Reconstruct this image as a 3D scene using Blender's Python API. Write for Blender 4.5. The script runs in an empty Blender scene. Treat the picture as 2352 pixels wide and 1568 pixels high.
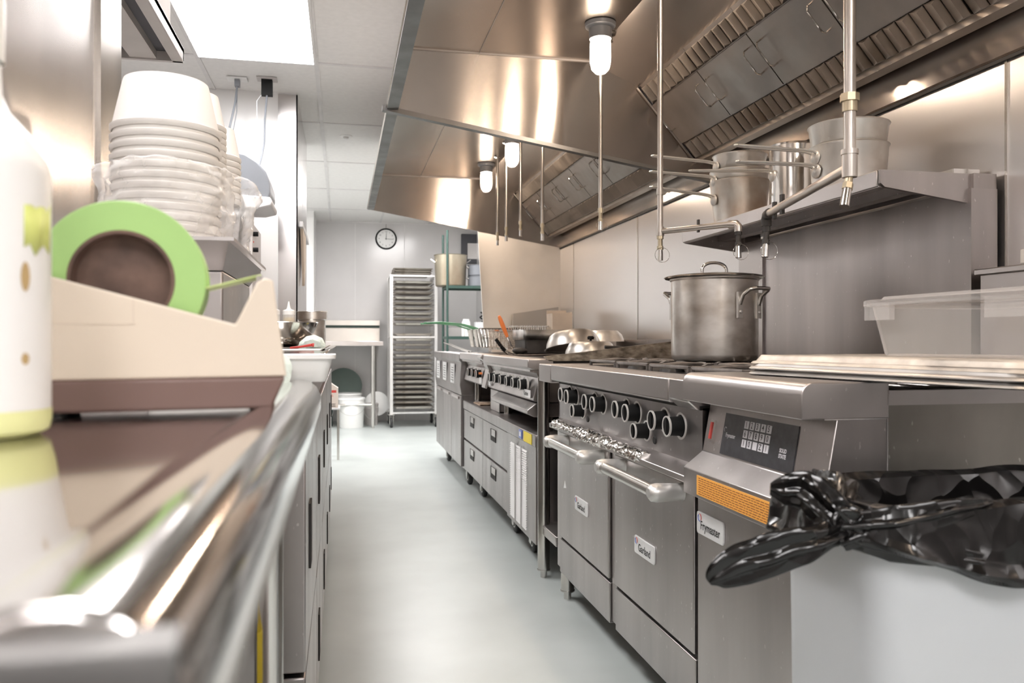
import bpy, bmesh, math, random
from mathutils import Vector, Matrix, noise as mn
random.seed(7)
S = bpy.context.scene
COL = S.collection
PI = math.pi
# ------------------------------------------------------------------ camera, exposure, world
cam = bpy.data.objects.new('camera', bpy.data.cameras.new('camera'))
COL.objects.link(cam)
cam.location = (0, 0, 1.0)
cam.rotation_euler = (PI/2, 0, -math.atan(391/1857.0))
cam.data.sensor_width = 36.0
cam.data.lens = 36.0*1857/2352
cam.data.clip_start = 0.01
cam.data.dof.use_dof = True
cam.data.dof.focus_distance = 2.35
cam.data.dof.aperture_fstop = 6.0
S.camera = cam
S.view_settings.view_transform = 'Standard'
S.view_settings.look = 'None'
S.view_settings.gamma = 1.0
S.view_settings.use_curve_mapping = False
S.view_settings.exposure = 0.60
S.cycles.sample_clamp_indirect = 3.0
S.cycles.blur_glossy = 1.0
PANEL_E = 13.0
BULB_E = 150.0
W = bpy.data.worlds.new('world'); S.world = W
W.use_nodes = True
W.node_tree.nodes['Background'].inputs[0].default_value = (0.93, 0.96, 1.0, 1)
W.node_tree.nodes['Background'].inputs[1].default_value = .62

# ------------------------------------------------------------------ materials
def nt(name):
    m = bpy.data.materials.new(name); m.use_nodes = True
    return m, m.node_tree, m.node_tree.nodes['Principled BSDF']
def col4(c): return (c[0], c[1], c[2], 1)
def noise_node(t, scale, stretch=(1, 1, 1), detail=4):
    tc = t.nodes.new('ShaderNodeTexCoord'); mp = t.nodes.new('ShaderNodeMapping')
    mp.inputs['Scale'].default_value = stretch
    n = t.nodes.new('ShaderNodeTexNoise'); n.inputs['Scale'].default_value = scale; n.inputs['Detail'].default_value = detail
    t.links.new(tc.outputs['Object'], mp.inputs['Vector']); t.links.new(mp.outputs[0], n.inputs['Vector'])
    return n
def ramp(t, src, a, b, ca, cb):
    r = t.nodes.new('ShaderNodeValToRGB')
    r.color_ramp.elements[0].position = a; r.color_ramp.elements[1].position = b
    r.color_ramp.elements[0].color = col4(ca) if hasattr(ca, '__len__') else (ca, ca, ca, 1)
    r.color_ramp.elements[1].color = col4(cb) if hasattr(cb, '__len__') else (cb, cb, cb, 1)
    t.links.new(src, r.inputs[0]); return r
def plain(name, c, rough=.5, metal=0, spec=.5, var=.06, scale=8, bump=0, alpha=1, coat=0):
    m, t, p = nt(name)
    n = noise_node(t, scale)
    a = tuple(max(0, x*(1-var)) for x in c); b = tuple(min(1, x*(1+var)) for x in c)
    r = ramp(t, n.outputs[0], .3, .7, a, b)
    t.links.new(r.outputs[0], p.inputs['Base Color'])
    p.inputs['Roughness'].default_value = rough; p.inputs['Metallic'].default_value = metal
    p.inputs['Specular IOR Level'].default_value = spec; p.inputs['Alpha'].default_value = alpha
    p.inputs['Coat Weight'].default_value = coat
    if bump:
        bn = t.nodes.new('ShaderNodeBump'); bn.inputs['Strength'].default_value = bump; bn.inputs['Distance'].default_value = .01
        t.links.new(n.outputs[0], bn.inputs['Height']); t.links.new(bn.outputs[0], p.inputs['Normal'])
    return m
def steel(name, c=(.56, .54, .52), rough=.3, aniso=.6, tan=(0, 0, 1), stretch=(1, 1, 1), smudge=.12, rv=.1, spots=0, stain=None, wave=0):
    m, t, p = nt(name)
    n = noise_node(t, 5, stretch, 6)
    a = tuple(x*(1-smudge) for x in c); b = tuple(min(1, x*(1+smudge)) for x in c)
    r = ramp(t, n.outputs[0], .3, .7, a, b)
    out = r.outputs[0]
    if stain:
        n3 = noise_node(t, stain[1], stain[3] if len(stain) > 3 else (1, 1, 1), 4)
        r3 = ramp(t, n3.outputs[0], stain[2]-.10, stain[2]+.22, 0.0, .8)
        mx = t.nodes.new('ShaderNodeMix'); mx.data_type = 'RGBA'
        t.links.new(r3.outputs[0], mx.inputs[0]); t.links.new(out, mx.inputs[6]); mx.inputs[7].default_value = col4(stain[0])
        out = mx.outputs[2]
    if spots:
        n4 = noise_node(t, spots*2.2, (1, 1, .5), 1)
        r4 = ramp(t, n4.outputs[0], .73, .77, 0.0, .5)
        mx = t.nodes.new('ShaderNodeMix'); mx.data_type = 'RGBA'
        t.links.new(r4.outputs[0], mx.inputs[0]); t.links.new(out, mx.inputs[6]); mx.inputs[7].default_value = (.85, .83, .8, 1)
        out = mx.outputs[2]
    t.links.new(out, p.inputs['Base Color'])
    n2 = noise_node(t, 9, tuple(s for s in stretch), 5)
    rr = ramp(t, n2.outputs[0], .3, .7, max(.03, rough-rv), rough+rv)
    t.links.new(rr.outputs[0], p.inputs['Roughness'])
    p.inputs['Metallic'].default_value = 1
    p.inputs['Anisotropic'].default_value = aniso
    if aniso:
        cx = t.nodes.new('ShaderNodeCombineXYZ')
        for i in range(3): cx.inputs[i].default_value = tan[i]+(.05, .083, .061)[i]
        t.links.new(cx.outputs[0], p.inputs['Tangent'])
    if wave:
        nw = noise_node(t, 2.2, (1, 1, 1), 1)
        bn = t.nodes.new('ShaderNodeBump'); bn.inputs['Strength'].default_value = wave; bn.inputs['Distance'].default_value = .02
        t.links.new(nw.outputs[0], bn.inputs['Height']); t.links.new(bn.outputs[0], p.inputs['Normal'])
    return m
def emit(name, c, e):
    m, t, p = nt(name)
    p.inputs['Base Color'].default_value = col4(c)
    p.inputs['Emission Color'].default_value = col4(c); p.inputs['Emission Strength'].default_value = e
    return m
def clear(name, c=(1, 1, 1), fac=.75, rough=.05, gl=(1, 1, 1), fr=.5):
    """thin clear plastic or glass: mostly see-through with a glossy skin"""
    m = bpy.data.materials.new(name); m.use_nodes = True; t = m.node_tree
    t.nodes.clear()
    o = t.nodes.new('ShaderNodeOutputMaterial'); tr = t.nodes.new('ShaderNodeBsdfTransparent'); tr.inputs[0].default_value = col4(c)
    pb = t.nodes.new('ShaderNodeBsdfPrincipled'); pb.inputs['Base Color'].default_value = col4(gl); pb.inputs['Roughness'].default_value = rough
    mx = t.nodes.new('ShaderNodeMixShader'); lw = t.nodes.new('ShaderNodeLayerWeight'); lw.inputs[0].default_value = .35
    r = ramp(t, lw.outputs['Facing'], 0, 1, 1-fac, min(1, 1-fac+fr))
    t.links.new(r.outputs[0], mx.inputs[0]); t.links.new(tr.outputs[0], mx.inputs[1]); t.links.new(pb.outputs[0], mx.inputs[2])
    t.links.new(mx.outputs[0], o.inputs[0]); return m

M = {}
M['floor'] = plain('floor_epoxy', (.50, .54, .53), .33, var=.09, scale=2.2, bump=.02)
M['tile'] = plain('ceiling_tile', (.80, .79, .77), .8, var=.03, scale=30)
M['tbar'] = plain('ceiling_bar', (.70, .69, .68), .5)
M['wallwhite'] = plain('white_wall', (.80, .79, .78), .22, var=.02, scale=2)
M['farwall'] = plain('far_wall_board', (.66, .645, .64), .16, var=.03, scale=3)
M['frontwall'] = plain('front_wall_paint', (.36, .34, .33), .6, var=.03, scale=2)
M['seam'] = plain('seam', (.30, .28, .27), .5)
M['wsteel'] = steel('wall_steel', (.74, .72, .715), .31, .7, (0, 1, 0), (1, .15, 1), .02, .02)
M['lsteel'] = steel('left_steel', (.62, .59, .58), .22, .3, (0, 1, 0), (1, 1, .1), .05, .03, wave=.05)
M['hood'] = steel('hood_steel', (.53, .475, .43), .20, 1.0, (0, 0, 1), (.4, .4, 1), .015, .01)
M['hoodc'] = steel('hood_top_steel', (.50, .45, .41), .245, .6, (0, 1, 0), (1, .3, 1), .015, .015)
M['scoop'] = steel('scoop_steel', (.46, .42, .38), .36, 0, smudge=.15, rv=.07)
M['jamb'] = steel('jamb_steel', (.42, .38, .34), .21, .3, (0, 1, 0), (1, 1, .1), .05, .04, wave=.05)
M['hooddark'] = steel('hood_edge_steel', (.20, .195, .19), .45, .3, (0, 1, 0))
M['filter'] = steel('filter_steel', (.24, .215, .20), .38, .3, (0, 1, 0), (1, 1, 1), .15, .08)
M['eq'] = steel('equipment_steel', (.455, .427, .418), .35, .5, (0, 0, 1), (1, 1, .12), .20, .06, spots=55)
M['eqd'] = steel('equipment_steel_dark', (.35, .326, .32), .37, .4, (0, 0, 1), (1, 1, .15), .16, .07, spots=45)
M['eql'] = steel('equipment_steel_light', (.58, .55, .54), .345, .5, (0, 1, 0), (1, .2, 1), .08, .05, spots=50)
M['tank'] = steel('fryer_side_steel', (.36, .34, .31), .38, .3, (0, 0, 1), (1, 1, .5), .2, .08, spots=38, stain=((.62, .60, .56), 3, .62))
M['counter'] = steel('counter_steel', (.66, .635, .62), .085, 0, (0, 1, 0), (1, .25, 1), .05, .03)
M['tube'] = steel('tube_steel', (.62, .60, .57), .2, 0, smudge=.08, rv=.05)
M['pipe'] = steel('pipe_steel', (.60, .56, .52), .34, 0, smudge=.12, rv=.05)
M['pot'] = steel('stock_pot_steel', (.84, .81, .77), .34, .5, (0, 0, 1), (1, 1, 1), .1, .05, stain=((.34, .28, .22), 7, .50, (1, 1, 1.6)))
M['alu'] = steel('cast_aluminium', (.90, .88, .85), .42, 0, smudge=.1, rv=.1, stain=((.52, .45, .38), 7, .58))
M['rustalu'] = steel('rusty_aluminium', (.86, .83, .78), .42, 0, smudge=.08, rv=.08, stain=((.42, .26, .15), 6, .47))
M['oldalu'] = steel('burnt_aluminium', (.40, .36, .28), .42, 0, smudge=.1, rv=.1, stain=((.22, .15, .10), 3.5, .52, (1, 1, .6)))
M['bright'] = steel('bright_steel', (.74, .71, .67), .14, 0, smudge=.05, rv=.04)
M['rackalu'] = plain('rack_aluminium', (.70, .69, .68), .38, metal=.6)
M['panalu'] = steel('sheet_pan_aluminium', (.62, .58, .53), .42, 0, smudge=.12, rv=.1, stain=((.26, .20, .15), 14, .60))
M['panedge'] = steel('clean_pan_aluminium', (.58, .56, .54), .4, 0, smudge=.1)
M['panwhite'] = plain('worn_pan', (.55, .50, .44), .5, metal=.55, var=.30, scale=18)
M['black'] = plain('black_plastic', (.010, .010, .010), .55, spec=.12)
M['blackm'] = plain('black_iron', (.05, .045, .042), .5, metal=.3, var=.3, scale=20)
M['grate'] = plain('cast_iron_grate', (.13, .115, .105), .42, metal=.5, var=.4, scale=20)
M['rubber'] = plain('rubber', (.03, .03, .03), .6)
M['darkgap'] = plain('dark_gap', (.02, .018, .017), .7)
M['chrome'] = steel('chrome', (.80, .78, .75), .12, 0, smudge=.04, rv=.03)
M['cast'] = plain('cast_handle', (.66, .65, .63), .38, metal=.7)
M['brass'] = steel('brass_fitting', (.52, .45, .33), .36, 0, smudge=.15, rv=.07)
M['white'] = plain('white_plastic', (.88, .88, .865), .35, var=.03)
M['paper'] = plain('white_paper_cup', (.86, .84, .81), .6, var=.03)
M['bin'] = plain('grey_plastic_bin', (.60, .62, .64), .38, var=.03, scale=3, bump=.06)
M['green'] = plain('green_tape', (.36, .58, .20), .5, var=.04)
M['greenedge'] = plain('green_tape_edge', (.60, .74, .28), .5)
M['beige'] = plain('beige_plastic', (.73, .635, .525), .38, var=.015)
M['maroon'] = plain('brown_plastic_base', (.17, .105, .09), .42, var=.05)
M['core'] = plain('cardboard_core', (.14, .085, .065), .7, var=.4, scale=30)
M['cardboard'] = plain('cardboard', (.50, .37, .27), .7)
M['carton'] = plain('carton_board', (.66, .58, .52), .6)
M['red'] = plain('red_plastic', (.55, .06, .05), .4)
M['orange'] = plain('orange_plastic', (.85, .24, .06), .38)
M['cloth'] = plain('pale_cloth', (.68, .76, .70), .9, var=.12, scale=40, bump=.5)
M['tan'] = plain('tan_towel', (.66, .57, .48), .9, var=.1)
M['dgreen'] = plain('green_epoxy', (.025, .06, .048), .4)
M['greenh'] = plain('green_vinyl', (.07, .30, .13), .35)
M['yellow'] = plain('yellow_sticker', (.90, .72, .06), .5)
M['orlabel'] = plain('orange_label', (.92, .45, .09), .5, var=.03)
M['ink'] = plain('dark_ink', (.03, .03, .03), .6)
M['brownink'] = plain('brown_ink', (.35, .12, .03), .6)
M['ringw'] = plain('pale_ring', (.72, .70, .67), .3, metal=.3)
M['badge'] = plain('silver_badge', (.80, .80, .80), .35, metal=.2)
M['panelk'] = plain('black_panel', (.045, .045, .05), .3, var=.3, scale=60)
M['keyw'] = plain('pale_key', (.70, .69, .72), .4)
M['blue'] = plain('blue_display', (.10, .16, .50), .3)
M['oil'] = plain('golden_oil', (.55, .36, .03), .15)
M['bottlew'] = clear('frosted_bottle', (.97, .97, .96), .65, .3, (.92, .92, .90))
M['glass'] = clear('lamp_glass', (1, .98, .95), .93, .03)
M['polyc'] = clear('clear_polycarbonate', (.97, .96, .95), .90, .10, (.88, .86, .85), .55)
M['wrap'] = clear('clear_wrap', (1, .995, .99), .84, .13, (.97, .96, .95), .55)
M['greyp'] = plain('grey_plastic', (.17, .18, .20), .42)
M['greyl'] = plain('light_grey_plastic', (.55, .55, .56), .4)
M['under'] = plain('dark_grey_paint', (.07, .07, .08), .45)
M['undl'] = plain('pale_grey_paint', (.52, .49, .47), .45)
M['panel_e'] = emit('light_panel', (1, .98, .975), PANEL_E)
M['bulb'] = emit('warm_bulb', (1, .82, .66), BULB_E)
M['foil'] = steel('foil', (.82, .80, .77), .17, 0, smudge=.05, rv=.08)
M['tapey'] = plain('yellow_green_tape', (.66, .72, .22), .5)
M['liq'] = plain('yellow_liquid_bottom', (.76, .78, .38), .35)
M['stainspot'] = plain('brown_spot', (.48, .34, .16), .6)
def _bagmat():
    m, t, p = nt('black_bag_plastic')
    p.inputs['Base Color'].default_value = (.006, .0055, .0055, 1); p.inputs['Roughness'].default_value = .16
    p.inputs['Specular IOR Level'].default_value = .45
    tc = t.nodes.new('ShaderNodeTexCoord'); v = t.nodes.new('ShaderNodeTexVoronoi'); v.inputs['Scale'].default_value = 21
    n = noise_node(t, 6, (1, 1, 1), 2); ad = t.nodes.new('ShaderNodeVectorMath'); ad.operation = 'MULTIPLY_ADD'; ad.inputs[1].default_value = (.12, .12, .12)
    t.links.new(n.outputs[1], ad.inputs[0]); t.links.new(tc.outputs['Object'], ad.inputs[2]); t.links.new(ad.outputs[0], v.inputs['Vector'])
    bn = t.nodes.new('ShaderNodeBump'); bn.inputs['Strength'].default_value = .55; bn.inputs['Distance'].default_value = .018
    t.links.new(v.outputs['Distance'], bn.inputs['Height']); t.links.new(bn.outputs[0], p.inputs['Normal']); return m
M['bag'] = _bagmat()
M['burnt'] = steel('burnt_splash', (.50, .44, .36), .5, 0, smudge=.1, rv=.1, stain=((.03, .02, .015), 22, .46, (1, 1, 2)))
M['satin'] = steel('satin_aluminium', (.62, .59, .55), .36, .4, (0, 0, 1), smudge=.04, rv=.06)
M['splash'] = steel('splash_panel', (.88, .84, .79), .5, 0, smudge=.03)
M['scorch'] = steel('scorched_metal', (.75,.73,.70), .45, 0, smudge=.1, rv=.1, stain=((.03,.03,.03), 7, .47))

# ------------------------------------------------------------------ mesh builder
class MB:
    def __init__(s): s.v = []; s.f = []; s.sm = []
    def add(s, vs, fs, smooth=False):
        n = len(s.v); s.v += [tuple(v) for v in vs]
        for f in fs: s.f.append([n+i for i in f]); s.sm.append(smooth)
        return s
    def box(s, x0, x1, y0, y1, z0, z1, R=None):
        x0, x1 = min(x0, x1), max(x0, x1); y0, y1 = min(y0, y1), max(y0, y1); z0, z1 = min(z0, z1), max(z0, z1)
        vs = [Vector(p) for p in [(x0, y0, z0), (x1, y0, z0), (x1, y1, z0), (x0, y1, z0), (x0, y0, z1), (x1, y0, z1), (x1, y1, z1), (x0, y1, z1)]]
        if R is not None: vs = [R @ v for v in vs]
        return s.add(vs, [(0, 3, 2, 1), (4, 5, 6, 7), (0, 1, 5, 4), (1, 2, 6, 5), (2, 3, 7, 6), (3, 0, 4, 7)])
    def prism(s, pts, axis, a, b, smooth=False):
        """polygon pts extruded along an axis: axis 'y' pts=(x,z); 'x' pts=(y,z); 'z' pts=(x,y)"""
        def P(p, t):
            return (p[0], t, p[1]) if axis == 'y' else ((t, p[0], p[1]) if axis == 'x' else (p[0], p[1], t))
        n = len(pts); vs = [P(p, a) for p in pts]+[P(p, b) for p in pts]
        area = sum(pts[i][0]*pts[(i+1) % n][1]-pts[(i+1) % n][0]*pts[i][1] for i in range(n))
        fl = (area > 0) != (axis == 'y')
        if b < a: fl = not fl
        fs = [list(range(n))[::-1] if fl else list(range(n)), list(range(n, 2*n)) if fl else list(range(n, 2*n))[::-1]]
        sd = []
        for i in range(n):
            j = (i+1) % n
            sd.append((i, j, n+j, n+i) if fl else (j, i, n+i, n+j))
        s.add(vs, fs+sd)
        return s
    def sheet(s, pts, axis, a, b, th):
        """open polyline given thickness th (offset to the left of travel), extruded along an axis"""
        off = []
        for i, p in enumerate(pts):
            d = Vector((0, 0))
            if i > 0: d += (Vector(p)-Vector(pts[i-1])).normalized()
            if i < len(pts)-1: d += (Vector(pts[i+1])-Vector(p)).normalized()
            d.normalize(); off.append((p[0]-d[1]*th, p[1]+d[0]*th))
        for i in range(len(pts)-1):
            s.prism([pts[i], pts[i+1], off[i+1], off[i]], axis, a, b)
        return s
    def cyl(s, p0, p1, r0, r1=None, n=16, cap=True, smooth=True):
        r1 = r0 if r1 is None else r1
        p0 = Vector(p0); p1 = Vector(p1); d = (p1-p0).normalized()
        u = d.orthogonal().normalized(); w = d.cross(u)
        vs = []
        for p, r in ((p0, r0), (p1, r1)):
            for i in range(n):
                a = 2*PI*i/n; vs.append(p+u*(r*math.cos(a))+w*(r*math.sin(a)))
        s.add(vs, [(i, (i+1) % n, n+(i+1) % n, n+i) for i in range(n)], smooth)
        if cap:
            s.add(vs[:n], [list(range(n))[::-1]]); s.add(vs[n:], [list(range(n))])
        return s
    def tube(s, pts, r, n=10, closed=False, cap=True):
        pts = [Vector(p) for p in pts]; m = len(pts); vs = []; u = None
        rr = r if hasattr(r, '__len__') else [r]*m
        for i, p in enumerate(pts):
            if closed: d = pts[(i+1) % m]-pts[i-1]
            else: d = pts[min(i+1, m-1)]-pts[max(i-1, 0)]
            d.normalize()
            if u is None: u = d.orthogonal().normalized()
            else:
                u = (u-d*u.dot(d)); u = u.normalized() if u.length > 1e-6 else d.orthogonal().normalized()
            w = d.cross(u)
            for k in range(n):
                a = 2*PI*k/n; vs.append(p+u*(rr[i]*math.cos(a))+w*(rr[i]*math.sin(a)))
        fs = []
        for i in range(m if closed else m-1):
            j = (i+1) % m
            for k in range(n): fs.append((i*n+k, i*n+(k+1) % n, j*n+(k+1) % n, j*n+k))
        s.add(vs, fs, True)
        if not closed and cap: s.add(vs[:n], [list(range(n))[::-1]]); s.add(vs[-n:], [list(range(n))])
        return s
    def lathe(s, c, prof, n=32, axis=(0, 0, 1), smooth=True, closed=False):
        """prof = [(r, h)...] around axis through c"""
        ax = Vector(axis).normalized(); u = Vector((1, 0, 0)) if abs(ax.z) > .99 else ax.orthogonal().normalized(); w = ax.cross(u); c = Vector(c); vs = []
        for r, h in prof:
            for i in range(n):
                a = 2*PI*i/n; vs.append(c+ax*h+u*(r*math.cos(a))+w*(r*math.sin(a)))
        m = len(prof); fs = []
        for j in range(m if closed else m-1):
            q = (j+1) % m
            for i in range(n): fs.append((j*n+i, j*n+(i+1) % n, q*n+(i+1) % n, q*n+i))
        return s.add(vs, fs, smooth)
    def disc(s, c, r, axis, n=32):
        c = Vector(c); ax = Vector(axis).normalized(); u = ax.orthogonal().normalized(); w = ax.cross(u)
        return s.add([c+u*(r*math.cos(2*PI*i/n))+w*(r*math.sin(2*PI*i/n)) for i in range(n)], [list(range(n))])
    def xf(s, Mx):
        s.v = [tuple(Mx @ Vector(v)) for v in s.v]; return s
    def build(s, name, mat, parent=None, bevel=0, seg=2, sub=0):
        off = Vector((0, 0, 0)); q = parent
        while q is not None: off += q.location; q = q.parent
        me = bpy.data.meshes.new(name)
        me.from_pydata([tuple(Vector(v)-off) for v in s.v], [], s.f)
        me.polygons.foreach_set('use_smooth', s.sm); me.update(); me.set_sharp_from_angle(angle=math.radians(38))
        me.materials.append(M[mat])
        o = bpy.data.objects.new(name, me); COL.objects.link(o); o.parent = parent
        if bevel:
            b = o.modifiers.new('bevel', 'BEVEL'); b.width = bevel; b.segments = seg; b.limit_method = 'ANGLE'; b.angle_limit = math.radians(35)
        if sub:
            b = o.modifiers.new('sub', 'SUBSURF'); b.levels = sub; b.render_levels = sub
        return o
def thing(name, label, cat, loc=(0, 0, 0), group=None):
    o = bpy.data.objects.new(name, None); COL.objects.link(o); o.location = loc
    o.empty_display_size = .05
    return tag(o, label, cat, group)
def tag(o, label, cat, group=None, kind=None):
    o['label'] = label; o['category'] = cat
    if group: o['group'] = group
    if kind: o['kind'] = kind
    return o
def struct(o, label=None):
    o['kind'] = 'structure'
    if label: o['label'] = label
    return o
def kids(o): return [c for c in list(o.children)]
def dup(o, parent=None, loc=None, label=None, group=None, mat=None):
    c = o.copy(); COL.objects.link(c); c.parent = parent
    if loc is not None: c.location = loc
    if label: c['label'] = label
    if group: c['group'] = group
    for k in kids(o): dup(k, c)
    return c
def text_mesh(txt, size, sx=1.0, bold=0):
    cu = bpy.data.curves.new('text', 'FONT'); cu.body = txt; cu.size = size; cu.align_x = 'CENTER'; cu.align_y = 'CENTER'; cu.offset = bold; cu.resolution_u = 3
    ob = bpy.data.objects.new('text', cu); COL.objects.link(ob)
    dg = bpy.context.evaluated_depsgraph_get(); dg.update()
    me = bpy.data.meshes.new_from_object(ob.evaluated_get(dg))
    vs = [(v.co.x*sx, v.co.y, 0) for v in me.vertices]; fs = [list(p.vertices) for p in me.polygons]
    bpy.data.objects.remove(ob); bpy.data.curves.remove(cu); bpy.data.meshes.remove(me)
    return vs, fs
def write(mb, txt, size, origin, sx=1.0, tilt=0.0, bold=0, right=(0, -1, 0), up=(0, 0, 1)):
    vs, fs = text_mesh(txt, size, sx, bold)
    o = Vector(origin); R = Vector(right); U = Vector(up)
    mb.add([o+R*v[0]+U*v[1] for v in vs], fs); return mb
ORD = ['first', 'second', 'third', 'fourth', 'fifth', 'sixth', 'seventh', 'eighth', 'ninth', 'tenth', 'eleventh', 'twelfth', 'thirteenth', 'fourteenth', 'fifteenth', 'sixteenth', 'seventeenth', 'eighteenth', 'nineteenth', 'twentieth', 'twenty-first', 'twenty-second', 'twenty-third', 'twenty-fourth']
def rotz(a, c=(0, 0, 0)):
    c = Vector(c); return Matrix.Translation(c) @ Matrix.Rotation(a, 4, 'Z') @ Matrix.Translation(-c)
def rrect(x0, x1, y0, y1, r, n=4):
    out = []
    for cx_, cy_, a0 in ((x1-r, y1-r, 0), (x0+r, y1-r, PI/2), (x0+r, y0+r, PI), (x1-r, y0+r, 1.5*PI)):
        for i in range(n+1):
            a = a0+PI/2*i/n; out.append((cx_+r*math.cos(a), cy_+r*math.sin(a)))
    return out
def loft(mb, loops, smooth=True, capa=False, capb=False):
    n = len(loops[0]); vs = [p for L in loops for p in L]; fs = []
    for j in range(len(loops)-1):
        for i in range(n): fs.append((j*n+i, j*n+(i+1) % n, (j+1)*n+(i+1) % n, (j+1)*n+i))
    mb.add(vs, fs, smooth)
    if capa: mb.add(loops[0], [list(range(n))[::-1]])
    if capb: mb.add(loops[-1], [list(range(n))])
    return mb
# ------------------------------------------------------------------ the room
YF = 10.32
struct(MB().box(-2.2, 1.9, -2.2, YF+.1, -.1, 0).build('floor', 'floor'))
struct(MB().box(-2.2, 1.9, -2.2, YF+.1, 2.5, 2.6).build('ceiling', 'tile'))
g = MB()
for k in range(-2, 6): g.box(-.134+.61*k-.61-.012, -.134+.61*k-.61+.012, -2.2, YF, 2.495, 2.5)
for k in range(-6, 5):
    y = 4.48+1.22*k
    if y < YF: g.box(-2.0, 1.7, y-.012, y+.012, 2.4955, 2.5)
struct(g.build('trim_1', 'tbar'))
struct(MB().box(-2.2, 1.9, YF, YF+.1, 0, 2.5).build('wall_back', 'farwall'))
g = MB()
for x in (.165, .78, -.45): g.box(x-.004, x+.004, YF-.004, YF, 0, 2.5)
g.box(-1.4, 1.7, YF-.01, YF, 2.485, 2.5)
struct(g.build('trim_2', 'tbar'))
struct(MB().box(-2.2, 1.9, -2.3, -2.2, 0, 2.5).build('wall_front', 'frontwall'))
struct(MB().box(1.7, 1.9, -2.2, 6.3, 0, 2.5).build('wall_right', 'wsteel'))
struct(MB().box(1.7, 1.9, 6.3, YF, 0, 2.5).build('wall_right', 'farwall'))
g = MB()
for y in (1.80, 3.14, 4.49, 5.83, .6): g.box(1.6965, 1.7, y-.004, y+.004, 0, 1.75)
struct(g.build('trim_3', 'tube'))
struct(MB().box(-2.2, -1.6, -2.2, YF, 0, 2.5).build('wall_left', 'wallwhite'))
struct(MB().box(-1.6, -.27, 5.06, 6.35, 0, 2.5).build('wall_left', 'wallwhite'))
struct(MB().box(-1.6, -.31, 9.55, YF, 0, 2.5).build('wall_left', 'wallwhite'))
struct(MB().box(-.375, -.262, 5.052, 5.062, .0, 2.49).box(-.27, -.262, 5.052, 6.35, 0, 2.49).build('trim_4', 'lsteel'))
struct(MB().box(-.3115, -.305, 9.54, 9.552, 0, 2.49).build('trim_5', 'seam'))
# stainless partition beside the near worktop
struct(MB().box(-.62, -.53, -1.2, 1.94, 0, 2.5).build('wall_left', 'lsteel'))
struct(MB().box(-.64, -.522, 1.94, 2.11, 0, 2.5).build('trim_6', 'jamb'))
# ceiling lights
def ceil_light(x, y, label):
    t = thing('ceiling_light', label, 'light', (x, y, 2.5), 'recessed ceiling light panels')
    MB().box(x-.292, x+.292, y-.597, y+.597, 2.487, 2.492).build('diffuser', 'panel_e', t)
    MB().box(x-.305, x-.292, y-.61, y+.61, 2.485, 2.499).box(x+.292, x+.305, y-.61, y+.61, 2.485, 2.499).box(x-.292, x+.292, y-.61, y-.597, 2.485, 2.499).box(x-.292, x+.292, y+.597, y+.61, 2.485, 2.499).build('frame', 'tbar', t)
ceil_light(-.439, 3.87, 'bright rectangular light panel in the white tiled ceiling above the aisle')
ceil_light(-.439, 1.43, 'added out-of-view light panel in the ceiling nearest over the worktop')  # unseen panel added overhead to light the foreground
ceil_light(-.439, -1.01, 'added out-of-view light panel in the ceiling behind the worktop end')  # unseen, added behind the camera for light and bright steel reflections
ceil_light(.781, 8.14, 'bright ceiling light panel beyond the far end of the hood')
ceil_light(-1.049, 7.53, 'added hidden ceiling light panel past the corner wall with the towel')  # hidden by the wall block; added to brighten the far end
ceil_light(.781, 6.92, 'added hidden ceiling light panel just past the end of the hood')  # hidden by the hood; added for more light on the far area
ceil_light(.781, -1.4, 'added out-of-view ceiling light panel on the fryer side behind the viewpoint')  # unseen extra panel, added to light the fryer side from behind

# ------------------------------------------------------------------ exhaust hoods
HX = [(.19, 2.0), (.295, 2.265), (1.09, 2.265), (1.325, 2.163), (1.607, 1.838)]
def filt(y0, y1, parent, n):
    """baffle filter in the slope, with two rows of scoops"""
    a = Vector((1.325, 0, 2.163)); b = Vector((1.607, 0, 1.838)); d = (b-a); L = d.length; d.normalize()
    nr = Vector((-d.z, 0, d.x)) if (-d.z) < 0 else Vector((d.z, 0, -d.x))   # towards the room: down and left
    def P(u, y, h): return a+d*u+Vector((0, y, 0))+nr*h
    f = MB()
    def slab(u0, u1, ya, yb, h0, h1):
        vs = [P(u, y, h) for h in (h0, h1) for (u, y) in ((u0, ya), (u1, ya), (u1, yb), (u0, yb))]
        f.add(vs, [(0, 1, 2, 3), (7, 6, 5, 4), (0, 4, 5, 1), (1, 5, 6, 2), (2, 6, 7, 3), (3, 7, 4, 0)])
    slab(.105, L-.105, y0+.002, y1-.002, .004, .012)
    slab(0, L, y0, y1, -.004, 0)
    o = f.build('hood_filter', 'filter', parent)
    p = (y1-y0)/n
    for row in (0, 1):
        s = MB()
        u0, u1 = (.015, .10) if row == 0 else (L-.10, L-.012)
        for i in range(n):
            ya, yb = y0+i*p, y0+(i+1)*p-.002
            um = u1 if row == 0 else u0
            # scoop: wedge rising towards one side, pointed tip at the outer end
            vs = [P(u0, ya, .001), P(u1, ya, .001), P(u1, yb, .003), P(u0, yb, .003), P(u0+.006, ya, .032), P(u1-.01, ya, .032)]
            s.add(vs, [(0, 1, 2, 3), (0, 4, 5, 1), (4, 3, 2, 5), (0, 3, 4), (1, 5, 2)])
        s.build('scoop_row', 'scoop', o)
    for y in (y0+.045, y1-.045):
        h = MB(); u0, u1 = .15, .25
        h.tube([P(u0, y, .012), P(u0, y, .03), P(u0+.012, y, .04), P(u1-.012, y, .04), P(u1, y, .03), P(u1, y, .012)], .0032, 6)
        h.build('handle', 'bright', o)
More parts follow.
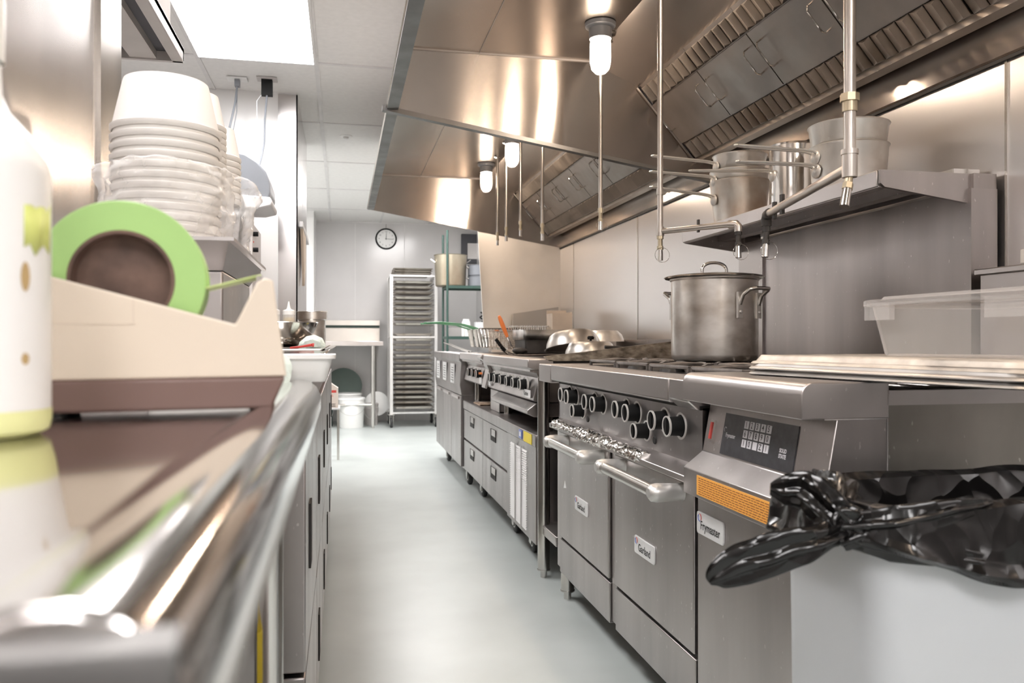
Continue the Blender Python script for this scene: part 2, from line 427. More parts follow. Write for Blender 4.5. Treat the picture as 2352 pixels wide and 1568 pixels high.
def hood(y0, y1, label, seams, ending):
    t = thing('exhaust_hood', label, 'hood', (.9, (y0+y1)/2, 2.0))
    MB().sheet([(.19, 2.0), (.295, 2.265)], 'y', y0, y1, .006).build('front_panel', 'hood', t)
    MB().box(.19, .238, y0, y1, 1.995, 2.003).build('drip_flange', 'hooddark', t)
    MB().sheet([(.29, 2.265), (1.09, 2.265), (1.325, 2.163)], 'y', y0, y1, .006).build('top_panel', 'hoodc', t)
    MB().box(.29, .30, y0, y1, 2.268, 2.5).build('front_skirt', 'wsteel', t)
    MB().box(.588, .5905, y0, y1-.004, 2.2625, 2.265).box(.25, 1.10, y1-.008, y1-.002, 2.258, 2.265).build('seam_strip', 'seam', t)
    MB().prism([(.19, 2.0), (.295, 2.265), (.295, 2.5), (1.695, 2.5), (1.695, 1.745)], 'y', y1-.002, y1+.012).build('end_panel', 'hood', t)
    if not ending: MB().prism([(.17, 2.012), (1.695, 1.755), (1.695, 1.742), (.17, 1.99)], 'y', y1-.006, y1+.03).build('bottom_rail', 'hooddark', t)
    MB().sheet([(1.600, 1.846), (1.602, 1.826), (1.655, 1.830), (1.66, 1.856)], 'y', y0, y1-.003, .004).build('grease_trough', 'scoop', t)
    MB().sheet([(1.684, 1.90), (1.684, 1.746), (1.696, 1.738)], 'y', y0, y1-.003, .004).build('back_panel', 'hood', t)
    MB().box(1.690, 1.699, y0, y1, 1.733, 1.7415).build('bottom_bead', 'darkgap', t)
    # frame bar along the end of the filters
    a = Vector((1.30, 0, 2.163)); b = Vector((1.60, 0, 1.818))
    MB().tube([(1.318, y1-.010, 2.156), (1.600, y1-.010, 1.834)], .006, 6).build('filter_rail', 'filter', t)
    for i in range(len(seams)-1): filt(seams[i+1]+.001, seams[i]-.001, t, 7)
hood(-.4, 3.50, 'long stainless exhaust hood canopy nearest, over the range and fryer', [3.48, 3.0, 2.6, 2.2, 1.8, 1.4, 1.0, .6, .2, -.2], False)
hood(3.535, 6.20, 'stainless exhaust hood canopy beyond the dividing panel, over the far fryers', [6.17, 5.70, 5.28, 4.86, 4.44, 4.02, 3.56], True)
struct(MB().prism([(1.035, 1.86), (1.70, 1.745), (1.70, .93), (1.085, 1.03)], 'y', 6.205, 6.222).build('trim_7', 'splash'))

def hood_lamp(x, y, label):
    t = thing('hood_lamp', label, 'lamp', (x, y, 2.262), 'jelly jar lamps in the hoods')
    b = MB(); b.lathe((x, y, 2.262), [(0, 0), (.062, 0), (.060, -.014), (.046, -.022), (.044, -.062), (.036, -.066), (0, -.066)], 24)
    b.build('lamp_base', 'greyp', t)
    MB().lathe((x, y, 2.196), [(.040, 0), (.042, -.02), (.042, -.085), (.036, -.115), (.02, -.132), (0, -.137)], 24).build('glass_jar', 'glass', t)
    MB().lathe((x, y, 2.196), [(.012, 0), (.016, -.02), (.029, -.05), (.030, -.078), (.020, -.098), (0, -.106)], 12).build('bulb', 'bulb', t)
hood_lamp(1.005, 3.07, 'lit jar lamp hanging from the near hood in front of the dividing panel')
hood_lamp(1.005, 2.13, 'lit jar lamp in the near hood above the range')
hood_lamp(1.005, 1.20, 'lit jar lamp in the near hood above the fryer')
hood_lamp(1.005, .27, 'lit jar lamp in the near hood at the viewer end')
hood_lamp(1.005, 3.98, 'lit jar lamp in the far hood hidden just behind the dividing panel')
hood_lamp(1.015, 4.82, 'lit jar lamp in the far hood, partly cut off by the dividing panel')
hood_lamp(1.005, 5.66, 'lit jar lamp in the far hood, furthest of the lamps')

# fire suppression pipes
def nozzle(x, y, z, parent, dx=0, dy=0, capring=True, mat='brass'):
    b = MB()
    b.cyl((x, y, z+.055), (x, y, z+.035), .011, n=6, smooth=False).cyl((x, y, z+.035), (x+dx*.3, y+dy*.3, z+.012), .008, n=12).cyl((x+dx*.3, y+dy*.3, z+.012), (x+dx*.5, y+dy*.5, z), .0105, n=6, smooth=False)
    n = b.build('nozzle', mat, parent)
    MB().cyl((x+dx*.5, y+dy*.5, z), (x+dx, y+dy, z-.035), .0085, .0095, 14).build('nozzle_cap', 'chrome', n)
    if capring:
        pts = [(x+.003+.028*math.sin(a)*.9, y-.01, z-.008+.024*math.cos(a)-.01) for a in [i*2*PI/16 for i in range(16)]]
        MB().tube(pts, .0008, 5, closed=True).build('cap_wire', 'chrome', n)
def drop(x, y, z, label, r=.0085, ring=False, tip=(0, 0)):
    t = thing('suppression_pipe', label, 'pipe', (x, y, 2.262), 'fire suppression pipes under the hoods')
    MB().cyl((x, y, 2.262), (x, y, z+.05), r, n=14).build('pipe', 'pipe', t)
    MB().lathe((x, y, 2.262), [(.022, 0), (.022, -.006), (r, -.012)], 16).build('collar', 'chrome', t)
    nozzle(x, y, z, t, tip[0], tip[1], ring)
    return t
drop(1.045, 3.19, 1.495, 'straight thin suppression pipe hanging in front of the dividing panel', ring=True)
drop(1.04, 4.16, 1.57, 'thin suppression pipe in the far hood, nearest of its four')
drop(1.03, 4.65, 1.655, 'thin suppression pipe in the far hood ending highest, just before the middle lamp')
drop(1.02, 5.02, 1.67, 'thin suppression pipe in the far hood right behind the middle lamp')
drop(1.04, 5.42, 1.69, 'thin suppression pipe in the far hood, furthest of its four')
t = drop(1.02, 2.49, 1.30, 'suppression pipe over the range with a side branch reaching the shelf corner', .0095, True)
MB().cyl((1.02, 2.49, 1.375), (1.02, 2.49, 1.345), .013, n=12).build('tee', 'pipe', t)
MB().cyl((1.02, 2.49, 1.50), (1.02, 2.49, 1.48), .012, n=12).build('coupling', 'pipe', t)
MB().cyl((1.02, 2.49, 1.36), (1.17, 2.29, 1.36), .0095, n=12).build('branch_pipe', 'pipe', t)
MB().tube([(1.165, 2.297, 1.36), (1.18, 2.277, 1.359), (1.184, 2.271, 1.35), (1.184, 2.271, 1.335)], .0125, 12).build('elbow', 'pipe', t)
nozzle(1.184, 2.271, 1.29, t, -.002, -.004, True, 'blackm')
MB().box(1.10, 1.106, 2.375, 2.385, 1.345, 1.385).build('pipe_clip', 'blackm', t)
t = drop(.985, 1.43, 1.30, 'thickest suppression pipe nearest the viewer, with a long branch along the shelf', .0115, False, (-.020, -.012))
MB().cyl((.985, 1.43, 1.49), (.985, 1.43, 1.475), .0185, n=8, smooth=False).cyl((.985, 1.43, 1.475), (.985, 1.43, 1.455), .0145, n=12).build('union_nut', 'brass', t)
MB().cyl((.985, 1.43, 1.375), (.985, 1.43, 1.325), .0145, n=14).cyl((.985, 1.43, 1.38), (.985, 1.43, 1.37), .0165, n=14).build('tee', 'pipe', t)
MB().cyl((.985, 1.43, 1.345), (1.13, 2.0, 1.345), .0105, n=12).build('branch_pipe', 'pipe', t)
MB().tube([(1.126, 1.985, 1.345), (1.134, 2.012, 1.344), (1.136, 2.02, 1.335), (1.136, 2.02, 1.315)], .014, 12).build('elbow', 'blackm', t)
nozzle(1.136, 2.02, 1.265, t, -.008, -.006, True, 'blackm')
MB().box(1.095, 1.103, 1.87, 1.882, 1.325, 1.375).box(1.12, 1.128, 1.95, 1.962, 1.325, 1.37).build('pipe_clip', 'blackm', t)
# ------------------------------------------------------------------ equipment helpers
def knob(parent, x, y, z, r=.028, ln=.036, name='knob', ring='ringw', body='black'):
    """black control knob on a face looking to -X; x is the panel face"""
    k = MB().lathe((x, y, z), [(0, -ln), (r*.80, -ln), (r*.86, -ln+.002), (r*.92, -.008), (r*1.12, -.006), (r*1.12, 0)], 24, (1, 0, 0))
    k.box(x-ln-.003, x-ln, y-.004, y+.004, z-r*.7, z+r*.7)
    o = k.build(name, body, parent)
    MB().lathe((x, y, z), [(r*.84, -ln-.0018), (r*.96, -ln-.0018), (r*.96, -ln+.003), (r*.84, -ln+.003)], 28, (1, 0, 0), closed=True).build('knob_ring', ring, o)
    MB().lathe((x, y, z), [(r*1.06, -.009), (r*1.26, -.009), (r*1.26, -.0005), (r*1.06, -.0005)], 28, (1, 0, 0), closed=True).build('bezel', ring, o)
    return o
def caster(parent, x, y, r=.055, top=.16, brake=False):
    c = MB().box(x-.035, x+.035, y-.035, y+.035, top-.008, top).box(x-.024, x-.019, y-.03, y+.02, r-.01, top-.01).box(x+.019, x+.024, y-.03, y+.02, r-.01, top-.01)
    if brake: c.box(x-.03, x+.0, y-.06, y-.02, r+.02, r+.04)
    o = c.build('caster', 'tube', parent)
    w = MB().lathe((x-.016, y-.008, r), [(0, 0), (r*.85, 0), (r, .006), (r, .026), (r*.85, .032), (0, .032)], 24, (1, 0, 0)).build('wheel', 'rubber', o)
    MB().lathe((x-.018, y-.008, r), [(0, 0), (r*.45, 0), (r*.5, .003)], 20, (1, 0, 0)).build('hub', 'cast', o)
    return o
def foot(parent, x, y, z1, r=.026):
    o = MB().cyl((x, y, .035), (x, y, z1), r, n=20).cyl((x, y, .035), (x, y, .03), r*1.08, n=20).cyl((x, y, 0), (x, y, .032), r*.55, n=14).build('leg', 'tube', parent)
    return o
def badge(parent, y0, y1, z0, z1, x, txt, size, sx):
    pts = rrect(y0, y1, z0, z1, .007)
    b = MB().prism([(p[0], p[1]) for p in pts], 'x', x-.005, x).build('name_plate', 'badge', parent, bevel=.0012)
    w = MB(); write(w, txt, size, (x-.0056, (y0+y1)/2-.004, (z0+z1)/2-.004), sx, bold=.0004)
    w.build('lettering', 'ink', b)
    r = .0085; yc, zc = y1-.018, z1-.013
    a1 = MB(); a2 = MB()
    for mb, lo, hi in ((a1, -.2*PI, .55*PI), (a2, .75*PI, 1.55*PI)):
        pts = [(x-.0058, yc-r*math.cos(lo+(hi-lo)*i/10), zc+r*math.sin(lo+(hi-lo)*i/10)) for i in range(11)]
        mb.tube(pts, .0009, 5)
    a1.build('emblem', 'red', b); a2.build('emblem', 'blue', b)

# ------------------------------------------------------------------ spreader table (far end of the range)
t = thing('spreader_table', 'narrow stainless table end with open undershelf between range and drawer cooler', 'table', (.85, 3.22, 0))
MB().box(.81, 1.60, 3.105, 3.30, .835, .907).build('table_top', 'eql', t, bevel=.004)
foot(t, .84, 3.335, .85); foot(t, 1.52, 3.335, .85); foot(t, 1.52, 3.13, .85)
MB().box(.83, 1.58, 3.10, 3.36, .185, .225).build('undershelf', 'eql', t, bevel=.003)
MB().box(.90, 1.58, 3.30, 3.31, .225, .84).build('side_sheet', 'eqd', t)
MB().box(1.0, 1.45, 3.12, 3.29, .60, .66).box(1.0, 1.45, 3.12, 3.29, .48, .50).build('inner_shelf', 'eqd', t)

# ------------------------------------------------------------------ the range
t = thing('gas_range', 'wide stainless range with two oven doors and black knobs beside the fryer', 'stove', (1.2, 2.45, 0))
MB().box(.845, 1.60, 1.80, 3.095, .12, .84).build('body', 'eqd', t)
bull = [(.81, .907), (.81, .85), (.818, .845), (.90, .845), (.90, .907)]
MB().prism(bull, 'y', 1.925, 3.10).build('front_rail', 'eql', t, bevel=.003)
MB().prism([(.81, .907), (.81, .856), (.835, .835), (.90, .835), (.90, .907)], 'y', 1.805, 1.921).build('rail_end', 'eql', t, bevel=.003)
MB().box(.87, 1.60, 1.80, 3.10, .84, .895).build('cooktop', 'blackm', t)
MB().box(.90, .955, 1.80, 3.10, .895, .907).box(.95, 1.60, 1.80, 1.815, .895, .907).box(.95, 1.60, 3.085, 3.10, .895, .907).build('cooktop_edge', 'eql', t)
MB().prism([(.857, .84), (.848, .70), (.90, .70), (.90, .84)], 'y', 1.80, 3.095).build('control_panel', 'eq', t)
MB().box(.84, .87, 1.8, 3.09, .835, .845).build('gap', 'darkgap', t)
# ledge
MB().prism([(.80, .678), (.80, .663), (.845, .655), (.85, .70), (.845, .70)], 'y', 1.80, 3.09).build('ledge', 'eql', t, bevel=.002)
# knobs
for y, z in ((2.945, .800), (2.865, .797), (2.64, .795), (2.55, .793), (2.325, .795), (2.235, .792), (2.03, .790), (1.925, .785)):
    knob(t, .852, y, z, .0275, .046)
for y, z in ((2.775, .753), (2.155, .748)):
    k = knob(t, .850, y, z, .0235, .048, 'thermostat_knob')
for y in (2.72, 2.10): MB().lathe((.85, y, .728), [(0, -.008), (.010, -.008), (.013, 0)], 16, (1, 0, 0)).build('indicator', 'darkgap', t)
for y in (2.42, 2.86): MB().lathe((.851, y, .775), [(0, -.006), (.007, -.006), (.009, 0)], 14, (1, 0, 0)).build('screw', 'tube', t)
p = MB().box(.846, .848, 2.955, 3.0, .725, .77).build('rating_label', 'badge', t)
w = MB(); [w.box(.8455, .846, 2.96, 2.995-.006*(i % 3), .732+.006*i, .7335+.006*i) for i in range(6)]; w.build('small_print', 'ink', p)
MB().box(.835, .86, 2.385, 2.43, .12, .66).box(.835, .86, 3.03, 3.09, .12, .66).build('door_frame', 'eq', t)
for nm, y0, y1 in (('near', 1.80, 2.38), ('far', 2.435, 3.03)):
    d = MB().box(.825, .86, y0+.005, y1, .25, .652).build('oven_door', 'eq', t, bevel=.003)
    d['label'] = 'oven door, ' + nm + ' one'
    MB().box(.835, .86, y0+.005, y1, .238, .25).box(.838, .86, y0+.005, y1, .652, .664).build('door_gap', 'darkgap', t)
    MB().box(.828, .86, y0+.002, y1, .11, .238).build('kick_panel', 'eq', t, bevel=.002)
    ha, hb = (1.86, 2.305) if nm == 'near' else (2.485, 2.925)
    h = MB().cyl((.757, ha+.03, .628), (.757, hb-.03, .628), .0165, n=22).build('handle_bar', 'tube', d)
    for ye, sgn in ((ha, 1), (hb, -1)):
        b = MB()
        ring = []
        for xx, hz, hy in ((.735, .012, .014), (.742, .021, .022), (.757, .024, .026), (.785, .023, .022), (.82, .022, .018), (.828, .024, .022)):
            ring.append([(xx, ye+sgn*.012+hy*math.cos(a), .628+hz*math.sin(a)) for a in [2*PI*i/16 for i in range(16)]])
        loft(b, ring, True, True, True); b.build('handle_bracket', 'cast', h)
badge(bpy.data.objects['oven_door'], 2.045, 2.195, .398, .448, .825, 'Garland', .030, .95)
badge(bpy.data.objects['oven_door.001'], 2.65, 2.80, .398, .448, .825, 'Garland', .030, .95)
w = MB().prism([(2.93, .45), (2.96, .445), (2.945, .475)], 'x', .8235, .825).prism([(2.56, .535), (2.567, .54), (2.563, .55)], 'x', .8235, .825).build('tape_scrap', 'white', bpy.data.objects['oven_door.001'])
foot(t, .86, 3.035, .12); foot(t, .87, 1.88, .12); foot(t, 1.5, 3.03, .12); foot(t, 1.5, 1.88, .12)
# grates : 2 rows x 4
def grate(x0, x1, y0, y1, parent):
    z = .925; gmb = MB(); r = .006
    gmb.tube([(x0+.01, y0+.01, z), (x1-.01, y0+.01, z), (x1-.01, y1-.01, z), (x0+.01, y1-.01, z)], r, 6, closed=True)
    xc, yc = (x0+x1)/2, (y0+y1)/2; n = 10
    for i in range(n):
        a = 2*PI*(i+.5)/n; ca, sa = math.cos(a), math.sin(a)
        k = min((x1-x0)/2/max(abs(ca), 1e-6), (y1-y0)/2/max(abs(sa), 1e-6))-.012
        gmb.tube([(xc+ca*.045, yc+sa*.045, z+.004), (xc+ca*k*.6, yc+sa*k*.6, z+.006), (xc+ca*k, yc+sa*k, z)], .006, 6)
    for xx in (x0+.01, x1-.01):
        for yy in (y0+.01, y1-.01): gmb.cyl((xx, yy, .895), (xx, yy, z), .006, n=6)
    o = gmb.build('burner_grate', 'grate', parent)
    MB().lathe((xc, yc, .895), [(0, .014), (.04, .012), (.045, .0)], 20).build('burner', 'blackm', parent)
for i in range(4):
    y0 = 1.82+.315*i
    for x0, x1 in ((.955, 1.265), (1.27, 1.58)): grate(x0, x1, y0, y0+.31, t)
# back riser and high shelf
r = MB().box(1.605, 1.685, 1.815, 3.06, .88, 1.40).build('back_riser', 'eq', t)
MB().box(1.597, 1.606, 2.87, 3.06, .90, 1.39).build('riser_strip', 'eql', r)
t = thing('high_shelf', 'stainless wall-side shelf above the range carrying the saucepans', 'shelf', (1.5, 2.4, 1.40))
MB().box(1.35, 1.69, 1.84, 3.05, 1.430, 1.436).box(1.345, 1.352, 1.84, 3.05, 1.398, 1.440).box(1.35, 1.37, 1.84, 3.05, 1.396, 1.402).build('shelf_plate', 'eql', t, bevel=.002)
MB().box(1.50, 1.54, 1.84, 3.05, 1.405, 1.43).build('stiffener', 'eqd', t)
for y in (1.828, 3.05):
    MB().prism([(1.348, 1.44), (1.348, 1.405), (1.36, 1.396), (1.615, 1.362), (1.615, 1.44)], 'y', y, y+.010).build('end_bracket', 'eq', t)
    MB().box(1.615, 1.685, y-.01, y+.03, 1.0, 1.44).build('post', 'eq', t)
MB().box(1.60, 1.68, 1.87, 1.95, 1.44, 1.462).build('clip_plate', 'bright', t)

# saucepans
def saucepan(cx_, cy_, z, r, h, mat, rise, L, ang, label, taper=.9, grp=None, hz=.11):
    t = thing('saucepan', label, 'pan', (cx_, cy_, z), grp)
    MB().lathe((cx_, cy_, z), [(0, 0), (r*taper-.006, 0), (r*taper, .006), (r, h-.005), (r+.004, h), (r, h+.002), (r-.003, h-.004), (r*taper-.003, .008), (0, .006)], 40).build('pan_body', mat, t)
    d = Vector((math.cos(ang), math.sin(ang), 0)); s = Vector((-d.y, d.x, 0)); c = Vector((cx_, cy_, z))
    z0 = hz
    b = MB()
    path = [c+d*(r-.002)+Vector((0, 0, z0-.008)), c+d*(r+.012)+Vector((0, 0, z0-.002)), c+d*(r+.04)+Vector((0, 0, z0+rise*.12)), c+d*(r+L*.6)+Vector((0, 0, z0+rise*.55)), c+d*(r+L)+Vector((0, 0, z0+rise))]
    for sg in (-1, 1):
        pts = [q+s*(sg*(.011 if i < 4 else .007)) for i, q in enumerate(path)]
        b.tube(pts, .0035, 6)
    b.tube([path[-1]+s*.007, path[-1]+d*.008, path[-1]-s*.007], .0035, 6)
    b.build('pan_handle', 'cast', t)
    m = MB()
    m.lathe(c+d*(r-.004)+Vector((0, 0, z0-.018)), [(0, .012), (.012, .010), (.020, .004), (.022, 0)], 14, d)
    m.build('rivet_plate', 'cast', t)
    return t
A = PI*1.0
saucepan(1.475, 2.82, 1.436, .110, .165, 'rustalu', .020, .245, PI+.02, 'dark-stained tapered aluminium saucepan, lowest of the far nested three', .84, 'saucepans on the high shelf', hz=0.113)
saucepan(1.475, 2.82, 1.510, .108, .130, 'alu', .008, .245, PI, 'dull aluminium saucepan in the middle of the far nested three', .80, 'saucepans on the high shelf', hz=0.110)
saucepan(1.475, 2.82, 1.580, .098, .120, 'alu', .014, .245, PI-.02, 'dull aluminium saucepan at the top of the far nested stack', .84, 'saucepans on the high shelf', hz=0.094)
saucepan(1.505, 2.50, 1.436, .078, .228, 'bright', -.012, .29, PI-.02, 'tall shiny steel saucepan between the two aluminium stacks', .98, 'saucepans on the high shelf', hz=0.143)
saucepan(1.49, 2.17, 1.436, .112, .145, 'alu', -.002, .25, PI+.02, 'large grey aluminium saucepan on the near end of the shelf, lower of two', .90, 'saucepans on the high shelf', hz=0.088)
saucepan(1.49, 2.17, 1.520, .113, .125, 'alu', .006, .25, PI, 'large grey aluminium saucepan nested on top at the near end of the shelf', .86, 'saucepans on the high shelf', hz=0.045)

# stock pot
t = thing('stock_pot', 'large stainless stock pot with lid standing on the burner', 'pot', (1.245, 2.56, .935))
c = (1.245, 2.56, .936)
MB().lathe(c, [(0, 0), (.135, 0), (.143, .008), (.145, .02), (.145, .268), (.150, .272), (.150, .276), (.143, .276), (.141, .02), (0, .01)], 56).build('pot_body', 'pot', t)
l = MB().lathe(c, [(.166, .278), (.170, .281), (.166, .284), (.150, .287), (.10, .293), (0, .296)], 56).build('lid', 'bright', t)
hp = []
for i in range(13):
    a = PI*i/12; hp.append((c[0]-.047*math.cos(a)*.98, c[1]+.0, c[2]+.293+.040*(math.sin(a)**.55 if 0 < i < 12 else 0)))
MB().tube(hp, .0055, 10).build('lid_handle', 'chrome', l)
def side_handle(ang):
    b = MB(); d = Vector((math.cos(ang), math.sin(ang), 0)); s = Vector((-d.y, d.x, 0)); C0 = Vector(c)
    pts = []
    for u, o_, zz in ((-.05, .143, .185), (-.05, .155, .215), (-.048, .180, .232), (-.035, .192, .236), (.035, .192, .236), (.048, .180, .232), (.05, .155, .215), (.05, .143, .185)):
        pts.append(C0+d*o_+s*u+Vector((0, 0, zz)))
    b.tube(pts, .0065, 10); o = b.build('side_handle', 'chrome', t)
    m = MB()
    for sg in (-1, 1):
        q = C0+d*.137+s*(.05*sg)
        R = Matrix.Translation(q) @ Matrix.Rotation(ang, 4, 'Z')
        m2 = MB().box(0, .008, -.012, .012, .14, .225)
        m2.lathe((.008, 0, .160), [(0, .006), (.005, .004), (.006, 0)], 10, (1, 0, 0)).lathe((.008, 0, .19), [(0, .006), (.005, .004), (.006, 0)], 10, (1, 0, 0))
        m2.xf(R); m2.build('rivet_plate', 'cast', o)
side_handle(-1.12); side_handle(-1.12+PI)

# ------------------------------------------------------------------ fryer
t = thing('deep_fryer', 'stainless deep fryer with keypad and orange label behind the black bin bag', 'fryer', (1.2, 1.53, 0))
FY0, FY1 = 1.285, 1.79
bp = [(.79, .862), (.79, .905)]+[(.79+.022-.022*math.cos(a), .905+.022*math.sin(a)) for a in [PI/2*i/6 for i in range(1, 7)]]+[(.965, .927), (.965, .862)]
MB().prism(bp, 'y', FY0, FY1).build('front_rail', 'eql', t, bevel=.002)
MB().prism([(.86, .862), (.838, .742), (.79, .705), (.79, .645), (.84, .635), (.96, .635), (.96, .862)], 'y', FY0, FY1-.005).build('control_housing', 'eq', t, bevel=.0015)
MB().box(.828, .96, FY0, FY1, .11, .636).build('door', 'eq', t, bevel=.002)
MB().box(.96, 1.60, FY0+.004, FY1-.005, .11, .885).build('tank', 'tank', t)
MB().box(.962, 1.60, FY0, FY0+.008, .885, .908).box(.962, 1.60, FY0-.004, FY0+.012, .905, .912).build('tank_rim', 'eql', t)
MB().box(.962, 1.60, FY1-.02, FY1-.005, .885, .91).build('tank_rim', 'eql', t)
MB().box(.965, 1.60, FY0+.012, FY1-.02, .880, .888).build('tank_inside', 'darkgap', t)
m = MB(); [m.cyl((x, FY0+.02, .897), (x, FY1-.03, .897), .004, n=8) for x in (1.02, 1.1, 1.18, 1.26, 1.34)]; m.box(.99, 1.02, FY0+.02, FY1-.03, .888, .905); m.build('basket_rest', 'tube', t)
MB().box(.961, .9625, FY0-.0005, FY0+.004, .11, .862).box(.835, .96, FY0-.0008, FY0, .8605, .8625).build('side_seam', 'seam', t)
MB().box(1.60, 1.69, 1.29, 1.78, .88, 1.18).box(1.59, 1.69, 1.285, 1.79, 1.168, 1.185).build('flue_riser', 'eql', t, bevel=.003)
for x, y in ((.87, 1.33), (.87, 1.74), (1.5, 1.33), (1.5, 1.74)): foot(t, x, y, .11, .022)
# sloped panel frame: (x,z) from (.838,.742) to (.86,.862)
def FP(y, v, h=0):   # v 0..1 up the sloped panel
    x = .838+.022*v; z = .742+.12*v
    return Vector((x-h*.983, y, z+h*.18))
def fq(mb, y0, y1, v0, v1, h0, h1):
    vs = [FP(y, v, h) for h in (h0, h1) for (y, v) in ((y0, v0), (y1, v0), (y1, v1), (y0, v1))]
    mb.add(vs, [(0, 1, 2, 3), (7, 6, 5, 4), (0, 4, 5, 1), (1, 5, 6, 2), (2, 6, 7, 3), (3, 7, 4, 0)])
kp = MB(); fq(kp, 1.395, 1.695, .04, .80, -.001, .002); kp = kp.build('keypad_panel', 'panelk', t)
keys = '12345' '67890' 'I0 ZI'
for r_ in range(3):
    for c_ in range(5):
        yc = 1.592-.0232*c_; vc = .655-.165*r_
        k = MB(); fq(k, yc-.0088, yc+.0088, vc-.068, vc+.068, .002, .0032)
        ko = k.build('key', 'keyw', kp)
        ch = keys[r_*5+c_]
        if ch != ' ':
            w = MB(); write(w, ch, .0175, FP(yc, vc, .0037), .85, up=(.18, 0, .983), bold=.0003)
            w.build('key_digit', 'ink', kp)
w = MB(); write(w, 'Frymaster', .0135, FP(1.656, .40, .003), .80, up=(.18, 0, .983), bold=.0002)
write(w, 'SOLID', .011, FP(1.436, .36, .003), .85, up=(.18, 0, .983), bold=.0004); write(w, 'STATE', .011, FP(1.436, .27, .003), .85, up=(.18, 0, .983), bold=.0004)
w.tube([FP(1.683-.0045*math.cos(a), .50+.045*math.sin(a), .003) for a in [PI*.15+i*PI*1.2/8 for i in range(9)]], .0006, 4)
w.build('lettering', 'keyw', kp)
k = MB(); fq(k, 1.738, 1.752, .22, .62, -.001, .006); k = k.build('power_switch', 'chrome', t)
k2 = MB(); fq(k2, 1.741, 1.749, .26, .58, .006, .009); k2.build('switch_rocker', 'red', k)
o = MB().box(.7885, .790, 1.335, 1.71, .653, .697).build('warning_label', 'orlabel', t)
w = MB(); random.seed(3)
for i in range(8):
    y = 1.700; z = .692-.005*i
    while y > 1.345+(.03 if i > 5 else 0):
        ln = random.uniform(.006, .018); w.box(.788, .7885, y-ln, y, z-.0009, z+.0009); y -= ln+.0035
w.build('small_print', 'brownink', o)
badge(t, 1.650, 1.785, .548, .600, .828, 'Frymaster', .0285, .86)

# ------------------------------------------------------------------ sheet pans on the fryer (long side runs towards the viewer)
def sheet_pan_mesh(L=.655, Wd=.455, h=.019, inverted=False, rr=.03):
    m = MB(); s = -1 if inverted else 1; z0 = h if inverted else 0
    loops = []
    for (ins, zz) in ((.014, 0), (.012, .003), (.004, h-.003), (0, h), (-.003, h-.002), (.0, h-.006), (.008, h-.008)):
        loops.append([(x, y, z0+s*zz) for x, y in rrect(ins, Wd-ins, ins, L-ins, rr)])
    lo2 = loops[:]
    loft(m, lo2, True); m.add(loops[0], [list(range(len(loops[0])))])
    return m
def place_pan(z, label, inv, mat, dx=0, dy=0, rz=0, grp='sheet pans on the fryer'):
    m = sheet_pan_mesh(inverted=inv)
    Mx = Matrix.Translation((.965+dx, .985+dy, z)) @ Matrix.Rotation(rz, 4, 'Z')
    m.xf(Mx); o = m.build('sheet_pan', mat); tag(o, label, 'baking sheet', grp); 
    mod = o.modifiers.new('s', 'SOLIDIFY'); mod.thickness = .0016
    return o
R9 = math.radians(8.7)
place_pan(.929, 'pale aluminium sheet pan at the bottom of the stack over the fryer', True, 'panedge', 0, 0, R9)
place_pan(.940, 'pale aluminium sheet pan in the middle of the stack over the fryer', True, 'panedge', .003, .004, R9)
place_pan(.951, 'worn mottled sheet pan on top of the stack over the fryer', True, 'panwhite', .012, .012, R9)

# clear food box
t = thing('clear_food_box', 'clear plastic food storage box with lid on the sheet pans', 'food box', (1.2, 1.24, .970))
Mx = Matrix.Translation((1.055, 1.0, .9695)) @ Matrix.Rotation(math.radians(3), 4, 'Z')
m = MB(); loops = []
for ins, zz in ((.022, .001), (.018, .004), (.002, .098), (-.006, .100), (-.006, .106)):
    loops.append([(x, y, zz) for x, y in rrect(ins, .30-ins, ins, .45-ins, .03)])
loft(m, loops); m.add(loops[0], [list(range(20))[::-1]]); m.xf(Mx); o = m.build('box_body', 'polyc', t)
m = MB(); loops = []
for ins, zz in ((-.010, .101), (-.010, .111), (-.006, .113), (.012, .113), (.016, .119), (.03, .119)):
    loops.append([(x, y, zz) for x, y in rrect(ins, .30-ins, ins, .45-ins, .03)])
loft(m, loops); m.add(loops[-1], [list(range(20))]); m.box(-.016, -.004, .04, .14, .070, .103).box(-.016, -.004, .36, .43, .072, .103); m.xf(Mx); m.build('box_lid', 'polyc', t)
t = MB().prism(rrect(1.60, 1.68, 1.40, 1.66, .01), 'z', 1.187, 1.222).build('tray_box', 'white', None, bevel=.003)
tag(t, 'small pale plastic tub on the ledge at the right edge of the photo', 'tub')

